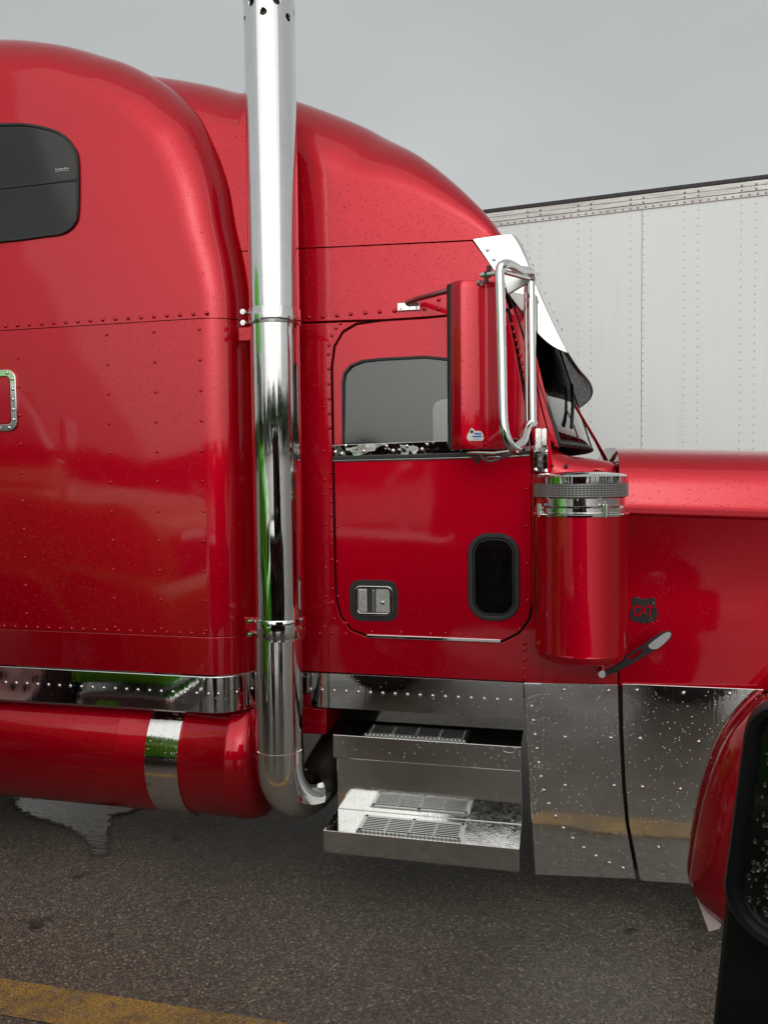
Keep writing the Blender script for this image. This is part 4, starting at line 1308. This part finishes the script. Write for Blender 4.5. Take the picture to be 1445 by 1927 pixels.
box('dashboard', .40, .72, VY-1.8, VY-.18, 1.30, 1.42, INTERIOR, pick, .03)
plate('far_side_window', [(-.95, 1.31), (.75, 1.31), (.42, 1.93), (-.9, 1.93)], VY-1.87, .006, GLASS_DARK, pick)
box('marker_lamp', 1.30, 1.46, VY-.01, VY+.012, .95, 1.02, AMBER, pick)
box('door_trim', -1.0, .55, VY, VY+.012, .78, .86, BLACK, pick)
# door mirror
def cam_pt(px, py, depth):
    return CAM+(_d+CR*((px-FW/2)/F)-CU*((py-FH/2)/F))*depth
MD = .62
mc = cam_pt(1588, 1602, MD)
fx = (CAM-mc); fx.z = 0; fx.normalize()
fx = (Matrix.Rotation(math.radians(-18), 3, 'Z') @ fx)                 # glass faces the driver, a little rearward
rx = Vector((0, 0, 1)).cross(fx).normalized()
MM = Matrix(((rx.x, -fx.x, 0, mc.x), (rx.y, -fx.y, 0, mc.y), (rx.z, -fx.z, 1, mc.z), (0, 0, 0, 1)))
MM = MM @ Matrix.Rotation(math.radians(6.7), 4, 'Y')
def mloop(w, h, r, d, n=8):
    return [MM @ Vector((x, d, z)) for x, z in rrect(-w/2, -h/2, w/2, h/2, r, n)]
mw, mh = .178, .222
lv_ = [(.0, .0, .040, .0), (.002, .002, .040, -.006), (.005, .005, .038, -.009), (.010, .010, .034, -.007), (.0115, .0115, .032, .006)]
bm = bmesh.new()
rings = [mloop(mw*.75, mh*.80, .06, .10), mloop(mw*.95, mh*.95, .05, .07), mloop(mw, mh, .042, .03)]+[mloop(mw-2*a, mh-2*a, c, d) for a, b, c, d in lv_]
R = [[bm.verts.new(p) for p in ring] for ring in rings]
for A, B in zip(R, R[1:]):
    for i in range(len(A)): bm.faces.new((A[i], A[(i+1) % len(A)], B[(i+1) % len(A)], B[i]))
bm.faces.new(R[0])
dm = from_bm('door_mirror', bm, BLACK, pick, 50)
bm = bmesh.new()
bm.faces.new([bm.verts.new(p) for p in mloop(mw-.022, mh-.022, .032, .004)])
gl = from_bm('mirror_glass', bm, make_chrome('wet_mirror', .55, .06), dm)
bm = bmesh.new()
A = [bm.verts.new(p) for p in mloop(mw-.022, mh-.022, .032, .0035)]; B = [bm.verts.new(p) for p in mloop(mw-.028, mh-.028, .030, .002)]
for i in range(len(A)): bm.faces.new((A[i], A[(i+1) % len(A)], B[(i+1) % len(A)], B[i]))
from_bm('glass_edge', bm, STEEL, dm)
def make_bead():
    t = NT('water_bead'); t.set(Base_Color=(1, 1, 1, 1), Roughness=.0, IOR=1.33, Transmission_Weight=1); return t.m
BEAD = make_bead()
bm = bmesh.new(); random.seed(21)
for k in range(420):
    u, v = random.uniform(-.48, .48)*(mw-.03), random.uniform(-.48, .48)*(mh-.03)
    r = random.choice([.0008, .0010, .0012, .0014, .0018, .0026])*random.uniform(.8, 1.3)
    add_ico(bm, 2, r, Matrix.Translation(MM @ Vector((u, .0035, v))) @ Matrix.Diagonal((1, 1, random.uniform(1, 1.4), 1)))
from_bm('rain_beads', bm, BEAD, dm)['kind'] = 'stuff'
lower = rounded([(-mw/2+.004, -mh/2-.19), (mw/2, -mh/2-.19), (mw/2, -mh/2+.02), (-mw/2-.002, -mh/2+.035)], .02, 4)
bm = bmesh.new()
A = [bm.verts.new(MM @ Vector((x, .005, z))) for x, z in lower]; B = [bm.verts.new(MM @ Vector((x, .085, z))) for x, z in lower]
for i in range(len(A)): bm.faces.new((A[i], A[(i+1) % len(A)], B[(i+1) % len(A)], B[i]))
bm.faces.new(A); bm.faces.new(B)
from_bm('mirror_foot', bm, BLACK, dm, bevel=.008)
a_ = MM @ Vector((mw*.3, .05, -mh/2-.08))
tube('mirror_arm', [a_, a_+Vector((.12, -.12, -.01)), Vector((.62, VY-.02, a_.z-.05))], .03, BLACK, dm, 12)

# ------------------------------------------------------------------ lime green truck, seen only mirrored in the chrome and paint
gt = thing('green_truck', 'lime green semi truck mirrored in the chrome skirt and exhaust stack', 'truck', (-5.5, -3.3, 0))
GY0, GY1 = -4.05, -1.75
def gpil(name, o, y0, y1, mat, r): return pillow(name, o, [r]*len(o), {}, y0, y1, mat, gt, 5)
gpil('hood', rounded([(-4.6, .75), (-2.75, .75), (-2.55, 1.0), (-2.6, 1.45), (-2.8, 1.62), (-4.6, 1.85)], [0, .1, .1, .15, .15, 0], 5), GY0+.25, GY1-.25, LIME, .12)
gpil('cab', rounded([(-7.6, .8), (-4.55, .8), (-4.55, 1.85), (-4.95, 2.75), (-5.8, 3.7), (-7.6, 3.8)], [.05, .05, .05, .1, .4, .1], 5), GY0, GY1, LIME, .15)
gpil('nose_corner', rounded([(-3.25, .40), (-2.40, .42), (-2.42, .98), (-2.6, 1.12), (-3.3, 1.22), (-3.12, .90)], [.05, .1, .1, .1, .1, .1], 5), GY0+.05, GY1-.05, LIME, .10)
for y in (GY0+.16, GY1-.16):
    s = 1 if y > -3 else -1
    ar = [(-3.72+.66*math.cos(math.radians(a)), .55+.66*math.sin(math.radians(a))) for a in range(-5, 190, 13)]
    rowsG = [[(x, y-.17, z), (x, y+.15, z), (x, y+.17, z-.05)] for x, z in ar]
    loft('fender', rowsG, LIME, gt, th=.02)
    wheel(gt, (-3.72, y, .522), rim=WHITEPL, outer=s)
    wheel(gt, (-7.0, y, .522), rim=ALU, outer=s)
bump_ = box('bumper', -2.50, -2.36, GY0, GY1+.06, .20, .39, CHROME, gt, .03)
be = plain('bumper_grey', (.10, .095, .09), .4)
box('bumper_end', -3.05, -2.40, GY1-.02, GY1+.07, .20, .385, be, bump_, .02)
text_obj('number', '88', .17, (-2.76, GY1+.074, .23), LIME, bump_, rot=(PI/2, 0, PI), extrude=.002, bold=.004)
box('grille', -2.60, -2.53, -3.45, -2.35, .75, 1.42, CHROME, gt)
loft('windshield', [[(-4.53-.40*t, GY0+.15+2.0*k/6, 1.95+.75*t) for k in range(7)] for t in (0, 1)], GLASS_DARK, gt, th=.01)
plate('side_window', [(-5.5, 1.85), (-4.7, 1.85), (-5.02, 2.5), (-5.5, 2.5)], GY1+.001, .01, GLASS_DARK, gt)
for y in (GY0-.1, GY1+.1):
    tube('exhaust_pipe', [(-5.7, y, .9), (-5.7, y, 4.0)], .08, CHROME, gt, 24)
    box('mirror', -4.62, -4.55, y-.1, y+.1, 1.9, 2.4, CHROME, gt)
    tube('mirror_bracket', [(-4.6, y, 1.88), (-4.6, y-.12*(1 if y > -3 else -1), 1.84)], .015, CHROME, gt, 8)

# ------------------------------------------------------------------ far edge of the lot (reflected in chrome and paint)
def make_leaf():
    t = NT('far_foliage')
    n = t.noise(.8, 4)
    t.link(t.mix(t.rng(n.outputs['Fac'], .3, .7, 0, 1), (.035, .06, .025), (.07, .10, .045)), 'Base Color'); t.set(Roughness=.8); return t.m
LEAF = make_leaf()
bm = bmesh.new(); random.seed(4)
for k in range(2600):
    ang = random.uniform(0, 2*PI); d = random.uniform(95, 125)
    h = (5+4*noise.noise(Vector((math.cos(ang)*3, math.sin(ang)*3, 0))))*random.random()**.5
    c = Vector((d*math.cos(ang), d*math.sin(ang), max(.6, h)))
    add_ico(bm, 1, random.uniform(1.0, 2.2), Matrix.Translation(c) @ Matrix.Diagonal((1, 1, .8, 1)))
tl = from_bm('far_treeline', bm, LEAF)
tl['kind'] = 'stuff'; tl['label'] = 'low dark tree line at the far edge of the lot'; tl['category'] = 'trees'
